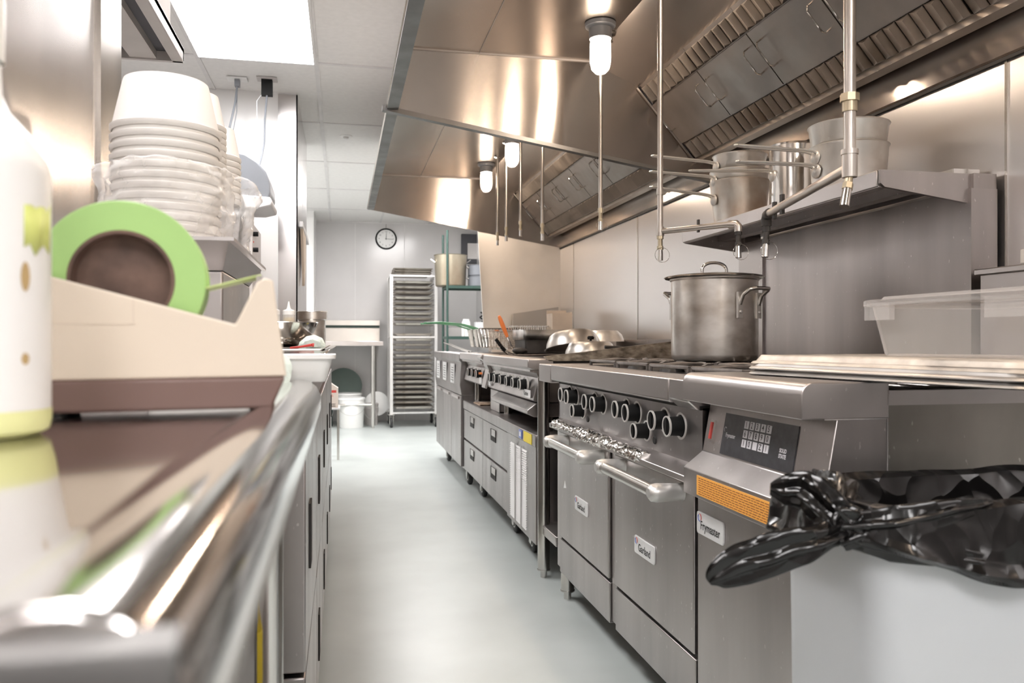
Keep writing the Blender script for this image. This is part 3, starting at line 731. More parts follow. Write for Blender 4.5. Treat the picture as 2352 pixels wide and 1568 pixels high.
# ------------------------------------------------------------------ foil along the ledge
def crumple(pts, rad, label_name, mat, parent, n=14, amp=.3, seed=0, flat=.7):
    m = MB(); loops = []; pts = [Vector(p) for p in pts]
    for i, p in enumerate(pts):
        d = (pts[min(i+1, len(pts)-1)]-pts[max(i-1, 0)]).normalized(); u = Vector((0, 0, 1)); w_ = d.cross(u).normalized(); L = []
        r = rad[i] if hasattr(rad, '__len__') else rad
        for k in range(n):
            a = 2*PI*k/n; q = p+w_*(r*math.cos(a))+u*(r*flat*math.sin(a))
            nn = mn.noise(q*90+Vector((seed, 0, 0)))+.7*mn.noise(q*230); L.append(p+(q-p)*(1+amp*nn))
        loops.append(L)
    loft(m, loops, False, True, True)
    return m.build(label_name, mat, parent)
for y0, y1, r, lb in ((2.09, 2.42, .020, 'crumpled aluminium foil wrapped round the ledge above the nearer oven door'), (2.44, 2.72, .025, 'crumpled aluminium foil round the ledge above the far oven door, thick part'), (2.72, 3.05, .018, 'thin twisted aluminium foil at the far end of the range ledge')):
    N = 110; o = crumple([(.815+.003*mn.noise(Vector((i*.2, 1, 0))), y0+(y1-y0)*i/N, .681+.004*mn.noise(Vector((i*.15, 5, 0)))) for i in range(N+1)], [r*(1.05+.5*mn.noise(Vector((i*.13, y0*9, 2)))) for i in range(N+1)], 'foil_wrap', 'foil', None, 26, .28, y0*50)
    tag(o, lb, 'foil', 'foil pieces on the range ledge')

# ------------------------------------------------------------------ drawer cooler under the broiler and griddle
t = thing('drawer_cooler', 'low stainless refrigerated base with four drawers on casters', 'refrigerator', (1.1, 4.4, 0))
X = .81
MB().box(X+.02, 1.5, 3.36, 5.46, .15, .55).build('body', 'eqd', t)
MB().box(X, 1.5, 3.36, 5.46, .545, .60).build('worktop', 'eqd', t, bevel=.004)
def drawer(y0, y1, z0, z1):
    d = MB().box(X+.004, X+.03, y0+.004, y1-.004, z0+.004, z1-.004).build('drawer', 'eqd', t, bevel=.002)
    yc = (y0+y1)/2+.02; zc = (z0+z1)/2+.04
    h = MB().box(X+.001, X+.004, yc-.075, yc+.075, zc-.032, zc+.032).build('recessed_pull', 'darkgap', d)
    MB().prism([(X+.002, zc+.032), (X-.002, zc+.034), (X-.002, zc-.002), (X+.004, zc-.004)], 'y', yc-.075, yc+.03).build('pull_lip', 'eql', h)
for z0, z1 in ((.135, .34), (.345, .545)):
    drawer(3.98, 4.70, z0, z1); drawer(4.70, 5.45, z0, z1)
gp = MB().box(X+.002, X+.02, 3.36, 3.975, .13, .545).build('vent_panel', 'eqd', t)
g = MB(); 
for i in range(34): g.prism([(X-.004, .155+.0105*i), (X+.002, .155+.0105*i), (X+.002, .163+.0105*i)], 'y', 3.53, 3.88)
g.build('louvres', 'badge', gp); MB().box(X-.006, X-.004, 3.62, 3.635, .15, .52).box(X-.006, X-.004, 3.75, 3.765, .15, .52).build('louvre_bars', 'eq', gp)
MB().box(X-.003, X, 3.62, 3.68, .553, .592).build('thermometer_display', 'blue', t)
MB().box(X-.004, X-.003, 3.635, 3.665, .562, .583).build('display_digits', 'badge', t)
MB().box(X-.003, X, 3.43, 3.58, .550, .594).build('yellow_sticker', 'yellow', t)
for y in (3.75, 4.15, 5.15): caster(t, .90, y, .05, .15)
caster(t, 1.42, 3.75, .05, .15)

# ------------------------------------------------------------------ griddle and charbroiler on the cooler
t = thing('griddle', 'stainless griddle with six black knobs next to the range', 'griddle', (1.2, 3.9, .60))
MB().prism([(.80, .90), (.80, .868), (.83, .862), (.84, .84), (.815, .745), (.83, .735), (1.55, .735), (1.55, .90)], 'y', 3.42, 4.53).build('body', 'eq', t)
MB().prism([(.785, .923), (.785, .885), (.80, .878), (.90, .878), (.90, .923)], 'y', 3.40, 4.53).build('front_rail', 'eql', t, bevel=.004)
MB().box(.90, 1.6, 3.42, 4.53, .89, .915).build('griddle_plate', 'blackm', t)
MB().prism([(.86, .935), (.88, .915), (1.58, .915), (1.58, 1.01), (1.45, 1.0)], 'y', 3.40, 3.42).build('splash_guard', 'burnt', t)
MB().box(1.58, 1.6, 3.40, 4.53, .915, 1.01).build('back_guard', 'eqd', t)
for i in range(6): knob(t, .826, 3.58+.155*i, .805, .026, .04)
o = MB().box(.808, .812, 3.46, 3.60, .752, .785).build('name_plate', 'badge', t)
w = MB(); write(w, 'Garland', .026, (.8075, 3.53, .768), .95, bold=.0004); w.build('lettering', 'ink', o)
o = MB().box(.806, .812, 4.42, 4.47, .755, .79).build('small_label', 'badge', t)
for x, y in ((.90, 3.50), (.90, 4.38), (1.45, 3.50), (1.45, 4.38)): MB().cyl((x, y, .60), (x, y, .736), .022, n=12).build('short_leg', 'tube', t)
MB().prism([(.79, .70), (.79, .685), (.82, .67), (1.45, .67), (1.45, .73), (.83, .73)], 'y', 3.43, 4.30).build('grease_drawer', 'eq', t, bevel=.002)

t = thing('charbroiler', 'stainless charbroiler with three red-marked knobs beyond the griddle', 'grill', (1.2, 5.0, .60))
MB().prism([(.80, .90), (.80, .868), (.83, .862), (.84, .84), (.815, .745), (.83, .735), (1.55, .735), (1.55, .90)], 'y', 4.64, 5.45).build('body', 'eq', t)
MB().prism([(.785, .925), (.785, .885), (.80, .878), (.90, .878), (.90, .925)], 'y', 4.62, 5.46).build('front_rail', 'eql', t, bevel=.004)
o = MB().prism([(.778, .926), (.772, .905), (.80, .885), (.822, .84), (.798, .735), (.81, .73), (.85, .84), (.85, .926)], 'y', 4.54, 4.66).build('end_cover', 'eql', t, bevel=.003)
MB().box(.90, 1.6, 4.64, 5.45, .88, .90).build('broiler_bed', 'blackm', t)
m = MB(); [m.tube([(.90, 4.66+.035*i, .915), (1.55, 4.66+.035*i, .925)], .006, 6) for i in range(23)]; m.build('broiler_grate', 'grate', t)
for i in range(3):
    k = knob(t, .826, 4.80+.16*i, .805, .027, .04); MB().box(.80, .815, 4.80+.16*i-.075, 4.80+.16*i-.03, .805, .817).build('red_mark', 'orange', t)
MB().box(.806, .812, 4.72, 4.78, .752, .785).build('small_label', 'badge', t)
for x, y in ((.90, 4.76), (.90, 5.38), (1.45, 4.76), (1.45, 5.38)): MB().cyl((x, y, .60), (x, y, .736), .022, n=12).build('short_leg', 'tube', t)
# things on the cooler worktop
t = tag(MB().sheet([(.86, .72), (.86, .603), (1.2, .603), (1.2, .72)], 'y', 4.42, 4.70, .006).box(.86, 1.2, 4.42, 4.426, .603, .72).box(.86, 1.2, 4.694, 4.70, .603, .72).build('steel_pan', 'eq'), 'deep steel pan standing on the drawer cooler below the griddle corner', 'pan')
t = tag(MB().box(.84, 1.2, 4.95, 5.2, .6005, .607).box(.84, 1.2, 4.95, 4.955, .60, .618).build('cutting_board', 'cardboard'), 'small wooden board lying on the far end of the drawer cooler', 'board')

# ------------------------------------------------------------------ far double fryer bank
t = thing('fryer_bank', 'far stainless fryer cabinet with three paper labels and two doors', 'fryer', (1.2, 6.2, 0))
MB().box(.82, 1.55, 5.49, 6.98, .13, .63).build('body', 'eq', t)
for y0, y1 in ((5.50, 6.0), (6.0, 6.5), (6.5, 6.97)):
    d = MB().box(.80, .82, y0+.005, y1-.005, .14, .625).build('cabinet_door', 'eqd', t, bevel=.003)
    MB().box(.79, .80, y0+.08, y1-.08, .60, .618).build('door_pull', 'eql', d)
MB().prism([(.80, .645), (.79, .70), (.80, .855), (.785, .87), (.785, .915), (.90, .915), (1.55, .915), (1.55, .63), (.80, .63)], 'y', 5.48, 6.98).build('control_housing', 'eqd', t, bevel=.003)
for y in (5.85, 6.30, 6.72):
    o = MB().box(.786, .792, y-.10, y+.10, .70, .84).build('paper_label', 'badge', t)
    w = MB(); [w.box(.785, .786, y-.07, y+.07-.02*(i % 3), .72+.018*i, .724+.018*i) for i in range(6)]; w.build('small_print', 'ink', o)
MB().box(.92, 1.5, 5.52, 6.94, .905, .918).build('tank_inside', 'darkgap', t)
for y in (5.62, 6.75): caster(t, .88, y, .05, .14)
# fryer filter screen standing behind
t = tag(MB().prism([(1.28, .92), (1.66, .92), (1.66, 1.27), (1.30, 1.215)], 'y', 6.12, 6.14).build('splash_screen', 'satin'), 'pale steel splash screen standing upright behind the fry baskets and tines', 'screen')

# ------------------------------------------------------------------ fry baskets
def basket(x, y, z, rz, label, mesh=False):
    t = thing('fry_basket', label, 'basket', (x, y, z), 'fry baskets')
    Lx, Ly, h = .30, .15, .13
    m = MB(); fr = .004
    Mx = Matrix.Translation((x, y, z)) @ Matrix.Rotation(rz, 4, 'Z')
    for zz, ins, r in ((h, 0, .004), (h*.5, .012, .002), (0, .025, .003)):
        m.tube([(p[0], p[1], zz) for p in rrect(ins, Lx-ins, ins, Ly-ins, .02)], r, 6, closed=True)
    n = 12
    for i in range(n+1):
        u = i/n
        for y0, yb in ((0, .025), (Ly, Ly-.025)): m.tube([(Lx*u, y0, h), (.025+(Lx-.05)*u, yb, 0)], .0028, 5)
    for i in range(7):
        u = i/6
        for x0, xb in ((0, .025), (Lx, Lx-.025)): m.tube([(x0, Ly*u, h), (xb, .025+(Ly-.05)*u, 0)], .0028, 5)
        m.tube([(.025, .025+(Ly-.05)*u, 0), (Lx-.025, .025+(Ly-.05)*u, 0)], .0018, 5)
    m.xf(Mx); m.build('wire_basket', 'bright', t)
    hm = MB()
    for sg in (-1, 1): hm.tube([(0, Ly/2+sg*.03, h), (-.10, Ly/2+sg*.022, h+.03), (-.26, Ly/2+sg*.010, h+.045), (-.36, Ly/2+sg*.012, h+.04)], .0038, 8)
    hm.tube([(-.36, Ly/2-.012, h+.04), (-.372, Ly/2, h+.04), (-.36, Ly/2+.012, h+.04)], .005, 8)
    hm.xf(Mx); hm.build('basket_handle', 'greenh', t)
    return t
basket(.93, 5.52, .960, math.radians(-4), 'wire fry basket with green handle, nearest of the three on the far fryer')
basket(.95, 5.74, .960, math.radians(2), 'wire fry basket with green handle, middle of the three on the far fryer')
basket(.95, 5.95, .960, math.radians(5), 'wire fry basket with green handle, furthest back on the far fryer')
m = MB(); m.tube([(.82, 6.6, .99), (.86, 6.2, .955), (.90, 5.8, .925)], .006, 8).tube([(.86, 6.6, .985), (.90, 6.2, .95), (.93, 5.85, .925)], .004, 8)
tag(m.build('skimmer_rods', 'bright'), 'pair of thin steel rods leaning on the far fryer front', 'rods')

# things on the broiler / griddle
m = MB().lathe((0, 0, 0), [(0, -.07), (.010, -.066), (.013, -.03), (.015, .02), (.013, .06), (.009, .078), (0, .082)], 14)
o = m; t = thing('scraper', 'orange-handled scraper standing up among the fry baskets', 'utensil', (1.02, 5.05, .93))
m.xf(Matrix.Translation((1.010, 5.06, 1.09)) @ Matrix.Rotation(math.radians(-22), 4, 'Y')); m.build('orange_handle', 'orange', t)
MB().tube([(1.036, 5.06, 1.03), (1.08, 5.06, .93)], .006, 8).build('blade', 'bright', t)
t = thing('tongs', 'black and steel tongs leaning on the charbroiler rail', 'tongs', (1.0, 4.8, .92))
MB().tube([(.91, 4.80, 1.015), (.94, 4.80, .975)], .011, 10).tube([(.94, 4.80, .975), (.97, 4.80, .945)], .009, 10).build('black_grip', 'black', t)
MB().tube([(.965, 4.80, .95), (1.02, 4.78, .925)], .006, 8).tube([(.94, 4.82, .96), (.985, 4.80, .925)], .006, 8).build('tong_arm', 'bright', t)
o = crumple([(1.00+.012*i, 4.74, .945) for i in range(9)], [.006, .022, .026, .024, .025, .024, .02, .016, .006], 'scrubbing_pad', 'blackm', None, 12, .3, 5)
tag(o, 'dark scrubbing pad on the broiler beside the tongs', 'scrubbing pad')
o = MB().box(.93, 1.18, 5.02, 5.06, .932, .95).build('wooden_slat', 'tan'); tag(o, 'pale wooden slat lying on the charbroiler rail', 'slat')
t = thing('wire_crate', 'upright wire mesh rack behind the orange scraper', 'rack', (1.25, 5.3, .92))
m = MB(); [m.box(.94+.009*i, .943+.009*i, 5.20, 5.204, .93, 1.07) for i in range(22)]; [m.box(.94, 1.135, 5.20, 5.204, .93+.012*i, .9325+.012*i) for i in range(12)]; m.build('mesh_panel', 'tan', t)
m = MB().box(.935, 1.14, 5.19, 5.215, 1.068, 1.076); m.build('rim', 'bright', t)
t = thing('burnt_pan', 'deep black burnt roasting pan with scorched white rim on the broiler', 'pan', (1.32, 4.95, .92))
m = MB(); loops = [[(x, y, zz) for x, y in rrect(1.07+i_, 1.38-i_, 4.72+i_, 5.05-i_, .02)] for i_, zz in ((.01, .93), (0, 1.065), (.006, 1.067), (.012, .935))]
loft(m, loops, False, True); m.build('pan_body', 'blackm', t)
m = MB(); loops = [[(x, y, zz) for x, y in rrect(1.065, 1.385, 4.715, 5.055, .02)] for zz in (1.01, 1.071)]; loft(m, loops, False); o = m.build('scorched_band', 'scorch' if 'scorch' in M else 'oldalu', t); o.modifiers.new('s', 'SOLIDIFY').thickness = .003
m = MB(); [m.tube([(1.12+.016*i, 5.42, 1.06), (1.12+.016*i, 5.42, 1.10), (1.124+.016*i, 5.35, 1.105)], .004, 6) for i in range(17)]; m.box(1.11, 1.38, 5.41, 5.43, .93, 1.07)
tag(m.build('tine_rack', 'bright'), 'row of steel tines standing at the back of the broiler', 'rack')
m = MB().box(1.39, 1.53, 5.28, 5.286, .93, 1.19).box(1.39, 1.396, 5.286, 5.44, .93, 1.19).box(1.524, 1.53, 5.286, 5.44, .93, 1.20).box(1.39, 1.53, 5.434, 5.44, .93, 1.215)
tag(m.build('steel_box', 'tan'), 'open pale cardboard-coloured box standing behind the griddle lids', 'box')
def dome(x, y, z, r, h, label, mat='satin', tilt=(0, 0), knobm=True):
    t = thing('basting_cover', label, 'lid', (x, y, z)) if knobm else None
    m = MB().lathe((0, 0, 0), [(r, 0), (r*1.03, .003), (r*.97, .006), (r*.93, h*.4), (r*.80, h*.85), (r*.68, h), (0, h*1.04), (0, h), (r*.66, h*.96), (r*.9, .01)], 40)
    Mx = Matrix.Translation((x, y, z)) @ Matrix.Rotation(tilt[0], 4, 'X') @ Matrix.Rotation(tilt[1], 4, 'Y')
    m.xf(Mx); o = m.build('cover' if knobm else 'basting_cover', mat, t)
    if not knobm: tag(o, label, 'lid')
    if knobm: MB().cyl((0, 0, h), (0, 0, h+.012), .006, n=10).lathe((0, 0, h+.01), [(0, 0), (.016, 0), (.018, .012), (.012, .018), (0, .018)], 16).xf(Mx).build('knob', 'black', t)
dome(1.226, 3.90, .925, .135, .075, 'low round shiny cover with black knob on the griddle, nearest')
dome(1.235, 4.24, .962, .155, .088, 'large tilted shiny dome cover on the griddle behind the low one', tilt=(-.20, -.05), knobm=False)
t = thing('frying_pan', 'upside-down dull aluminium pan on the griddle back edge', 'pan', (1.47, 4.45, .95))
MB().lathe((1.47, 4.45, 1.00), [(.13, 0), (.125, .005), (.11, .04), (.085, .062), (0, .066)], 36).build('pan_body', 'alu', t)
MB().tube([(1.35, 4.38, 1.03), (1.25, 4.32, 1.03)], .008, 8).build('pan_handle', 'cast', t)
tag(MB().lathe((1.47, 3.60, .918), [(0, .004), (.09, .004), (.11, .045), (.113, .045), (.093, 0), (0, 0)], 32).tube([(1.36, 3.60, .958), (1.25, 3.60, .972), (1.20, 3.60, .974)], .008, 8).build('skillet', 'blackm'), 'black iron skillet at the back of the griddle', 'skillet')
# ------------------------------------------------------------------ rubbish bin with black bag
t = thing('rubbish_bin', 'pale grey plastic bin under the black bag at lower right', 'bin', (.98, .98, 0))
m = MB(); loops = []
BX0, BX1, BY0, BY1 = .640, 1.30, .875, 1.115
for ins, zz, r in ((.018, 0, .03), (.014, .01, .035), (.004, .74, .045), (0, .75, .05), (-.008, .755, .05), (-.008, .778, .05), (.0, .782, .05), (.008, .775, .045), (.035, .03, .03)):
    loops.append([(x, y, zz) for x, y in rrect(BX0+ins, BX1-ins, BY0+ins, BY1-ins, r, 8)])
loft(m, loops, True, True, True); m.build('bin_body', 'bin', t)
m = MB(); m.tube([(BX0+.28+.02*i, BY0+.018-.0006*i, .50-.0009*(i-12)**2+.13-.1) for i in range(20)], .003, 6); m.build('handle_groove', 'bin', t)
def bagnoise(p, s): return mn.noise(Vector(p)*s)
bt = thing('bin_bag', 'shiny black plastic bag folded over the bin rim and knotted at the left corner', 'bag', (.98, .98, .78))
def perim(ins, r, n):
    base = rrect(BX0+ins, BX1-ins, BY0+ins, BY1-ins, max(.01, r), 10); L = []
    seg = [(Vector(base[i]), Vector(base[(i+1) % len(base)])) for i in range(len(base))]; tot = sum((b-a).length for a, b in seg); acc = 0; k = 0
    for i in range(n):
        s_ = tot*i/n
        while acc+(seg[k][1]-seg[k][0]).length < s_: acc += (seg[k][1]-seg[k][0]).length; k += 1
        a, b = seg[k]; L.append(a+(b-a)*((s_-acc)/(b-a).length))
    return L
NP = 420; loops = []
KN = Vector((.612, .90))
prof = [(.030, .62), (.028, .70), (.022, .76), (.014, .79), (.0, .797), (-.010, .793), (-.014, .775), (-.018, .75), (-.020, .72), (-.024, .706), (-.022, .694)]
for j, (ins, z) in enumerate(prof):
    L = []
    for i, p in enumerate(perim(ins, .05-ins*.5, NP)):
        dk = (p-KN).length; near = math.exp(-(dk/.13)**2)
        ang = math.atan2(p.y-.98, p.x-.98)
        q = Vector((p.x, p.y, z))
        outer = max(0, j-4)/6
        # hem: higher towards the knot, lower along the front
        front = 1 if p.y < .93 else 0
        if j > 4:
            zz = .797-(.797-z)*(1-.62*near)
            if p.y > 1.03: zz = .797-(.797-z)*.7
            q.z = zz-.004*outer*max(0, (p.x-.7)*1.6)*front
        d = Vector((p.x-.98, (p.y-.985)*2.5)); d.normalize()
        w_ = .010*mn.noise(Vector((p.x*11, p.y*11, q.z*30)))+.006*mn.noise(Vector((p.x*30, p.y*30, q.z*60)))
        # folds that run out from the knot
        dz = q.z-.765; aa = math.atan2(dz, max(.02, dk)); w_ += .007*math.sin(aa*26+2)*outer*math.exp(-(dk/.35)**2)
        if j <= 4: w_ *= -.6
        q.x += d.x*w_*(.3+outer); q.y += d.y*w_*(.3+outer)
        q.z += .010*mn.noise(Vector((p.x*9, p.y*9, 3)))*(1 if 2 < j < 7 else .4)
        L.append(q)
    loops.append(L)
m = MB(); loft(m, loops, True); m.build('folded_rim', 'bag', bt).modifiers.new('s', 'SOLIDIFY').thickness = .0012
def pleat(path, rads, flat, seed, name, pl=7, amp=.22, n=64, tilt=0):
    P_ = [Vector(p) for p in path]; m = MB(); loops = []
    K = 44
    for i in range(K+1):
        u = i/K*(len(P_)-1); k = min(int(u), len(P_)-2); f = u-k
        def cr(a, b, c, d, f): return .5*((2*b)+(c-a)*f+(2*a-5*b+4*c-d)*f*f+(3*b-a-3*c+d)*f**3)
        a, b, c, d = P_[max(k-1, 0)], P_[k], P_[k+1], P_[min(k+2, len(P_)-1)]
        p = cr(a, b, c, d, f); p2 = cr(a, b, c, d, min(1, f+.05)); p1 = cr(a, b, c, d, max(0, f-.05))
        r = rads[k]*(1-f)+rads[k+1]*f; fl = flat[k]*(1-f)+flat[k+1]*f
        D = (p2-p1).normalized(); up = Vector((0, 0, 1)); w_ = D.cross(up).normalized(); up = w_.cross(D)
        L = []
        for s_ in range(n):
            A_ = 2*PI*s_/n
            rr = 1+amp*math.sin(pl*A_+seed+1.6*mn.noise(Vector((i*.12, seed, 0))))+.5*amp*mn.noise(Vector((math.cos(A_)*2.2, math.sin(A_)*2.2, i*.16+seed)))
            L.append(p+w_*(r*fl*rr*math.cos(A_))+up*(r*rr*math.sin(A_)))
        loops.append(L)
    loft(m, loops, True, True, True); return m.build(name, 'bag', bt)
pleat([(.640, .925, .772), (.612, .905, .768), (.585, .892, .762), (.548, .885, .754), (.510, .89, .744), (.470, .895, .732), (.441, .90, .718), (.432, .902, .710)], [.020, .015, .013, .019, .022, .022, .014, .003], [.8, .9, .9, .7, .55, .45, .35, .3], 1.0, 'bag_tail', 6, .24)
pleat([(.612, .903, .760), (.605, .91, .782), (.595, .93, .800), (.590, .95, .806), (.570, .965, .805), (.552, .972, .806)], [.016, .020, .022, .021, .017, .006], [1, 1, .9, .8, .6, .4], 4.0, 'bag_tuft', 7, .26)
pleat([(.604, .896, .752), (.622, .888, .764), (.624, .893, .780), (.606, .899, .784), (.596, .899, .768), (.607, .893, .754)], [.010, .013, .013, .012, .012, .009], [1]*6, 2.0, 'bag_knot', 5, .2, 40)
pleat([(.60, .905, .770), (.66, .878, .776), (.73, .866, .790), (.80, .872, .797)], [.014, .020, .014, .005], [1, .8, .7, .6], 7.0, 'bag_fold', 6, .22)
pleat([(.605, .905, .762), (.66, .872, .752), (.74, .862, .735), (.86, .858, .715), (1.0, .856, .705)], [.012, .018, .012, .008, .004], [1, .6, .6, .6, .6], 9.0, 'bag_fold', 5, .2)
pleat([(.61, .91, .775), (.65, .96, .795), (.66, 1.03, .797), (.69, 1.09, .80)], [.014, .024, .018, .008], [1, .9, .9, .8], 3.0, 'bag_fold', 7, .24)

# ------------------------------------------------------------------ left side: near worktop
t = thing('worktop_table', 'stainless worktop with rolled edge filling the lower left foreground', 'table', (-.3, .7, 0))
m = MB()
# top with a rolled (marine) edge on the aisle side, profile in x,z
top = [(-.53, .935), (-.092, .935), (-.082, .937), (-.072, .9405), (-.060, .941), (-.048, .938), (-.038, .929), (-.032, .916), (-.032, .895), (-.036, .888), (-.044, .886), (-.050, .890), (-.048, .912), (-.053, .922), (-.064, .926), (-.53, .922)]
m.prism(top, 'y', .196, 1.30)
o = m.build('worktop', 'counter', t, bevel=.006, seg=3)
for p in o.data.polygons: p.use_smooth = True
MB().prism([(.197, .9352), (.190, .932), (.1885, .928), (.1885, .880), (.196, .880), (.197, .915)], 'x', -.53, -.036).build('near_apron', 'hooddark', t)  # same stainless as the top, coloured darker to give it a dim reflection
for x, y in ((-.105, .30), (-.105, 1.24), (-.50, .30), (-.50, 1.24)): foot(t, x, y, .925, .0205)
MB().box(-.51, -.085, .28, 1.26, .44, .445).box(-.09, -.082, .28, 1.26, .41, .448).box(-.51, -.08, .275, .283, .41, .448).build('undershelf', 'eq', t)
o = MB().box(-.33, -.166, 1.17, 1.24, .4455, .56).build('food_carton', 'yellow'); tag(o, 'yellow and blue carton on the shelf under the near worktop', 'carton'); 
MB().box(-.3305, -.1655, 1.1695, 1.2405, .4455, .47).build('blue_band', 'blue', o)

# drawer refrigerator beyond
t = thing('prep_refrigerator', 'stainless prep counter with dark recessed drawer pulls along the left of the aisle', 'refrigerator', (-.4, 3.0, 0))
MB().box(-1.1, -.10, 1.42, 4.95, .10, .955).build('body', 'eq', t)
MB().box(-1.1, -.035, 1.45, 4.95, .955, .975).box(-.042, -.030, 1.45, 4.95, .945, .979).build('worktop', 'counter', t, bevel=.003)
MB().box(-.10, -.062, 1.44, 4.95, .862, .955).build('rail', 'eql', t)
MB().box(-.10, -.066, 1.44, 4.95, .838, .862).build('gap', 'maroon', t)
ys = [1.41, 2.02, 2.64, 3.26, 3.9, 4.5, 4.95]
for i in range(len(ys)-1):
    for z0, z1 in ((.438, .838), (.10, .43)):
        d = MB().box(-.104, -.060, ys[i]+.004, ys[i+1]-.004, z0, z1).build('drawer_front', 'eq', t, bevel=.003)
        yc = ys[i]+.17; zc = z1-.20
        for yy in (yc,):
            MB().box(-.062, -.056, yy-.03, yy+.03, zc-.06, zc+.06).build('drawer_pull', 'darkgap', d)
for y in (1.5, 3.2, 4.85): caster(t, -.16, y, .04, .10)
# white tub overhanging the corner
t = thing('white_tub', 'white plastic tub hanging over the corner beyond the tape dispenser', 'tub', (-.16, 1.37, .935))
m = MB(); loops = []
for ins, zz in ((.012, .936), (.010, .939), (.002, .972), (-.004, .973), (-.004, .979), (.004, .979), (.014, .944)):
    loops.append([(x, y, zz) for x, y in rrect(-.30+ins, -.014-ins, 1.305+ins, 1.44-ins, .012)])
loft(m, loops, True, True, True); m.build('tub_body', 'white', t)
MB().tube([(-.058, 1.302, .938), (-.063, 1.298, .925), (-.070, 1.296, .905)], .004, 8).build('drip_lip', 'white', t)
o = crumple([(-.088, 1.28, .945), (-.09, 1.285, .958), (-.092, 1.29, .968), (-.095, 1.30, .976)], [.012, .016, .014, .006], 'dish_cloth', 'cloth', None, 14, .2, 3, 1)
tag(o, 'pale green cloth tucked behind the dispenser beside the white tub', 'cloth')
# tray edge with bowl, cloth, spatula, bottles, insert pot
c = (-.235, 3.42, .977)
t = MB().lathe(c, [(0, 0), (.055, 0), (.085, .015), (.115, .045), (.135, .085), (.140, .098), (.144, .099), (.141, .101), (.133, .088), (.11, .045), (.08, .018), (0, .006)], 48).build('mixing_bowl', 'bright'); tag(t, 'shiny steel mixing bowl beyond the tape dispenser', 'bowl')
o = crumple([(-.16, 3.28, .985), (-.13, 3.26, .992), (-.10, 3.25, .998), (-.075, 3.24, .990), (-.062, 3.24, .982)], [.012, .028, .030, .024, .008], 'dish_cloth', 'cloth', None, 20, .35, 9, .9)
tag(o, 'crumpled pale green cloth beside the mixing bowl', 'cloth')
m = MB().tube([(-.165, 2.75, .979), (-.13, 2.72, .983), (-.094, 2.70, .989)], [.0035, .0035, .005], 8).cyl((-.094, 2.70, .989), (-.088, 2.70, .988), .006)
tag(m.build('spatula_handle', 'red'), 'red spatula handle lying in front of the mixing bowl', 'spatula')
m = MB().prism([(-.30, .976), (-.06, .976), (-.036, .990), (-.034, .989), (-.058, .9745), (-.30, .9745)], 'y', 2.3, 2.75)
tag(m.build('sheet_pan', 'panalu'), 'dark metal tray on the prep counter under the red spatula', 'tray')
c = (-.165, 4.78, .977)
t = MB().lathe(c, [(0, 0), (.070, 0), (.074, .01), (.074, .145), (.084, .150), (.084, .190), (.088, .192), (.086, .195), (.082, .192), (.082, .150), (.072, .142), (.072, .01), (0, .004)], 40).build('insert_pot', 'pot'); tag(t, 'tall steel bain-marie pot with wide collar behind the mixing bowl', 'pot')
def squeeze(x, y, z, fill, label):
    t = thing('squeeze_bottle', label, 'bottle', (x, y, z), 'squeeze bottles')
    MB().lathe((x, y, z), [(0, 0), (.030, 0), (.033, .004), (.033, .150), (.030, .158)], 28).build('bottle_body', 'bottlew', t)
    if fill: MB().lathe((x, y, z), [(0, .003), (.031, .003), (.031, fill), (0, fill)], 28).build('contents', 'oil', t)
    MB().lathe((x, y, z), [(.0335, .150), (.0335, .172), (.026, .176), (.014, .180), (.010, .188), (.007, .20), (.003, .222), (0, .223)], 28).build('cap', 'white', t)
squeeze(-.282, 4.55, .995, .135, 'squeeze bottle of golden oil with a white pointed cap')
squeeze(-.358, 4.50, .995, 0, 'pale squeeze bottle left of the golden oil bottle')
o = MB().box(-.45, -.235, 4.42, 4.64, .976, .994).build('bottle_tray', 'eq'); tag(o, 'low steel tray under the two squeeze bottles', 'tray')

# toaster-like appliance with the cups on it
t = thing('counter_appliance', 'steel countertop appliance with a flared top tray under the paper cups', 'appliance', (-.35, 1.7, .976))
MB().box(-.50, -.205, 1.50, 1.92, .976, 1.125).build('body', 'eq', t, bevel=.004)
m = MB()
A_ = [(-.205, 1.50), (-.205, 1.92), (-.50, 1.92), (-.50, 1.50)]; B_ = [(-.185, 1.42), (-.185, 1.99), (-.52, 1.99), (-.52, 1.42)]
m.add([(x, y, 1.125) for x, y in A_]+[(x, y, 1.168) for x, y in B_], [(0, 1, 5, 4), (1, 2, 6, 5), (2, 3, 7, 6), (3, 0, 4, 7)])
m.box(-.525, -.176, 1.415, 1.995, 1.168, 1.174)
m.build('top_tray', 'eql', t)
def cup(x, y, z, r, h, label, grp):
    """upside-down paper cup: rim down at z"""
    o = MB().lathe((x, y, z), [(r*.97, .002), (r, 0), (r*1.03, .004), (r*1.03, .010), (r*.985, .012), (r*.80, h-.006), (r*.78, h), (r*.74, h-.001), (0, h-.004)], 40).build('paper_cup', 'paper')
    return tag(o, label, 'cup', grp)
nC = 12
for i in range(nC):
    lab = 'white paper bowl in the big blurred stack, ' + ('topmost and whole' if i == 0 else ORD[i]+' rim from the top')
    cup(-.318, 1.60, 1.3795-.0183*i, .0935, .098, lab, 'large paper bowls stacked upside down')
for i in range(9): cup(-.307, 1.80, 1.440-.013*i, .066, .075, 'paper cup in the narrow stack just right of the big bowls, '+('top one' if i == 0 else ORD[i]+' from the top'), 'paper cups in the middle stack')
for i in range(8): cup(-.290, 1.945, 1.408-.014*i, .062, .075, 'paper cup in the furthest short stack by the white wall, '+('top one' if i == 0 else ORD[i]+' from the top'), 'paper cups in the furthest stack')
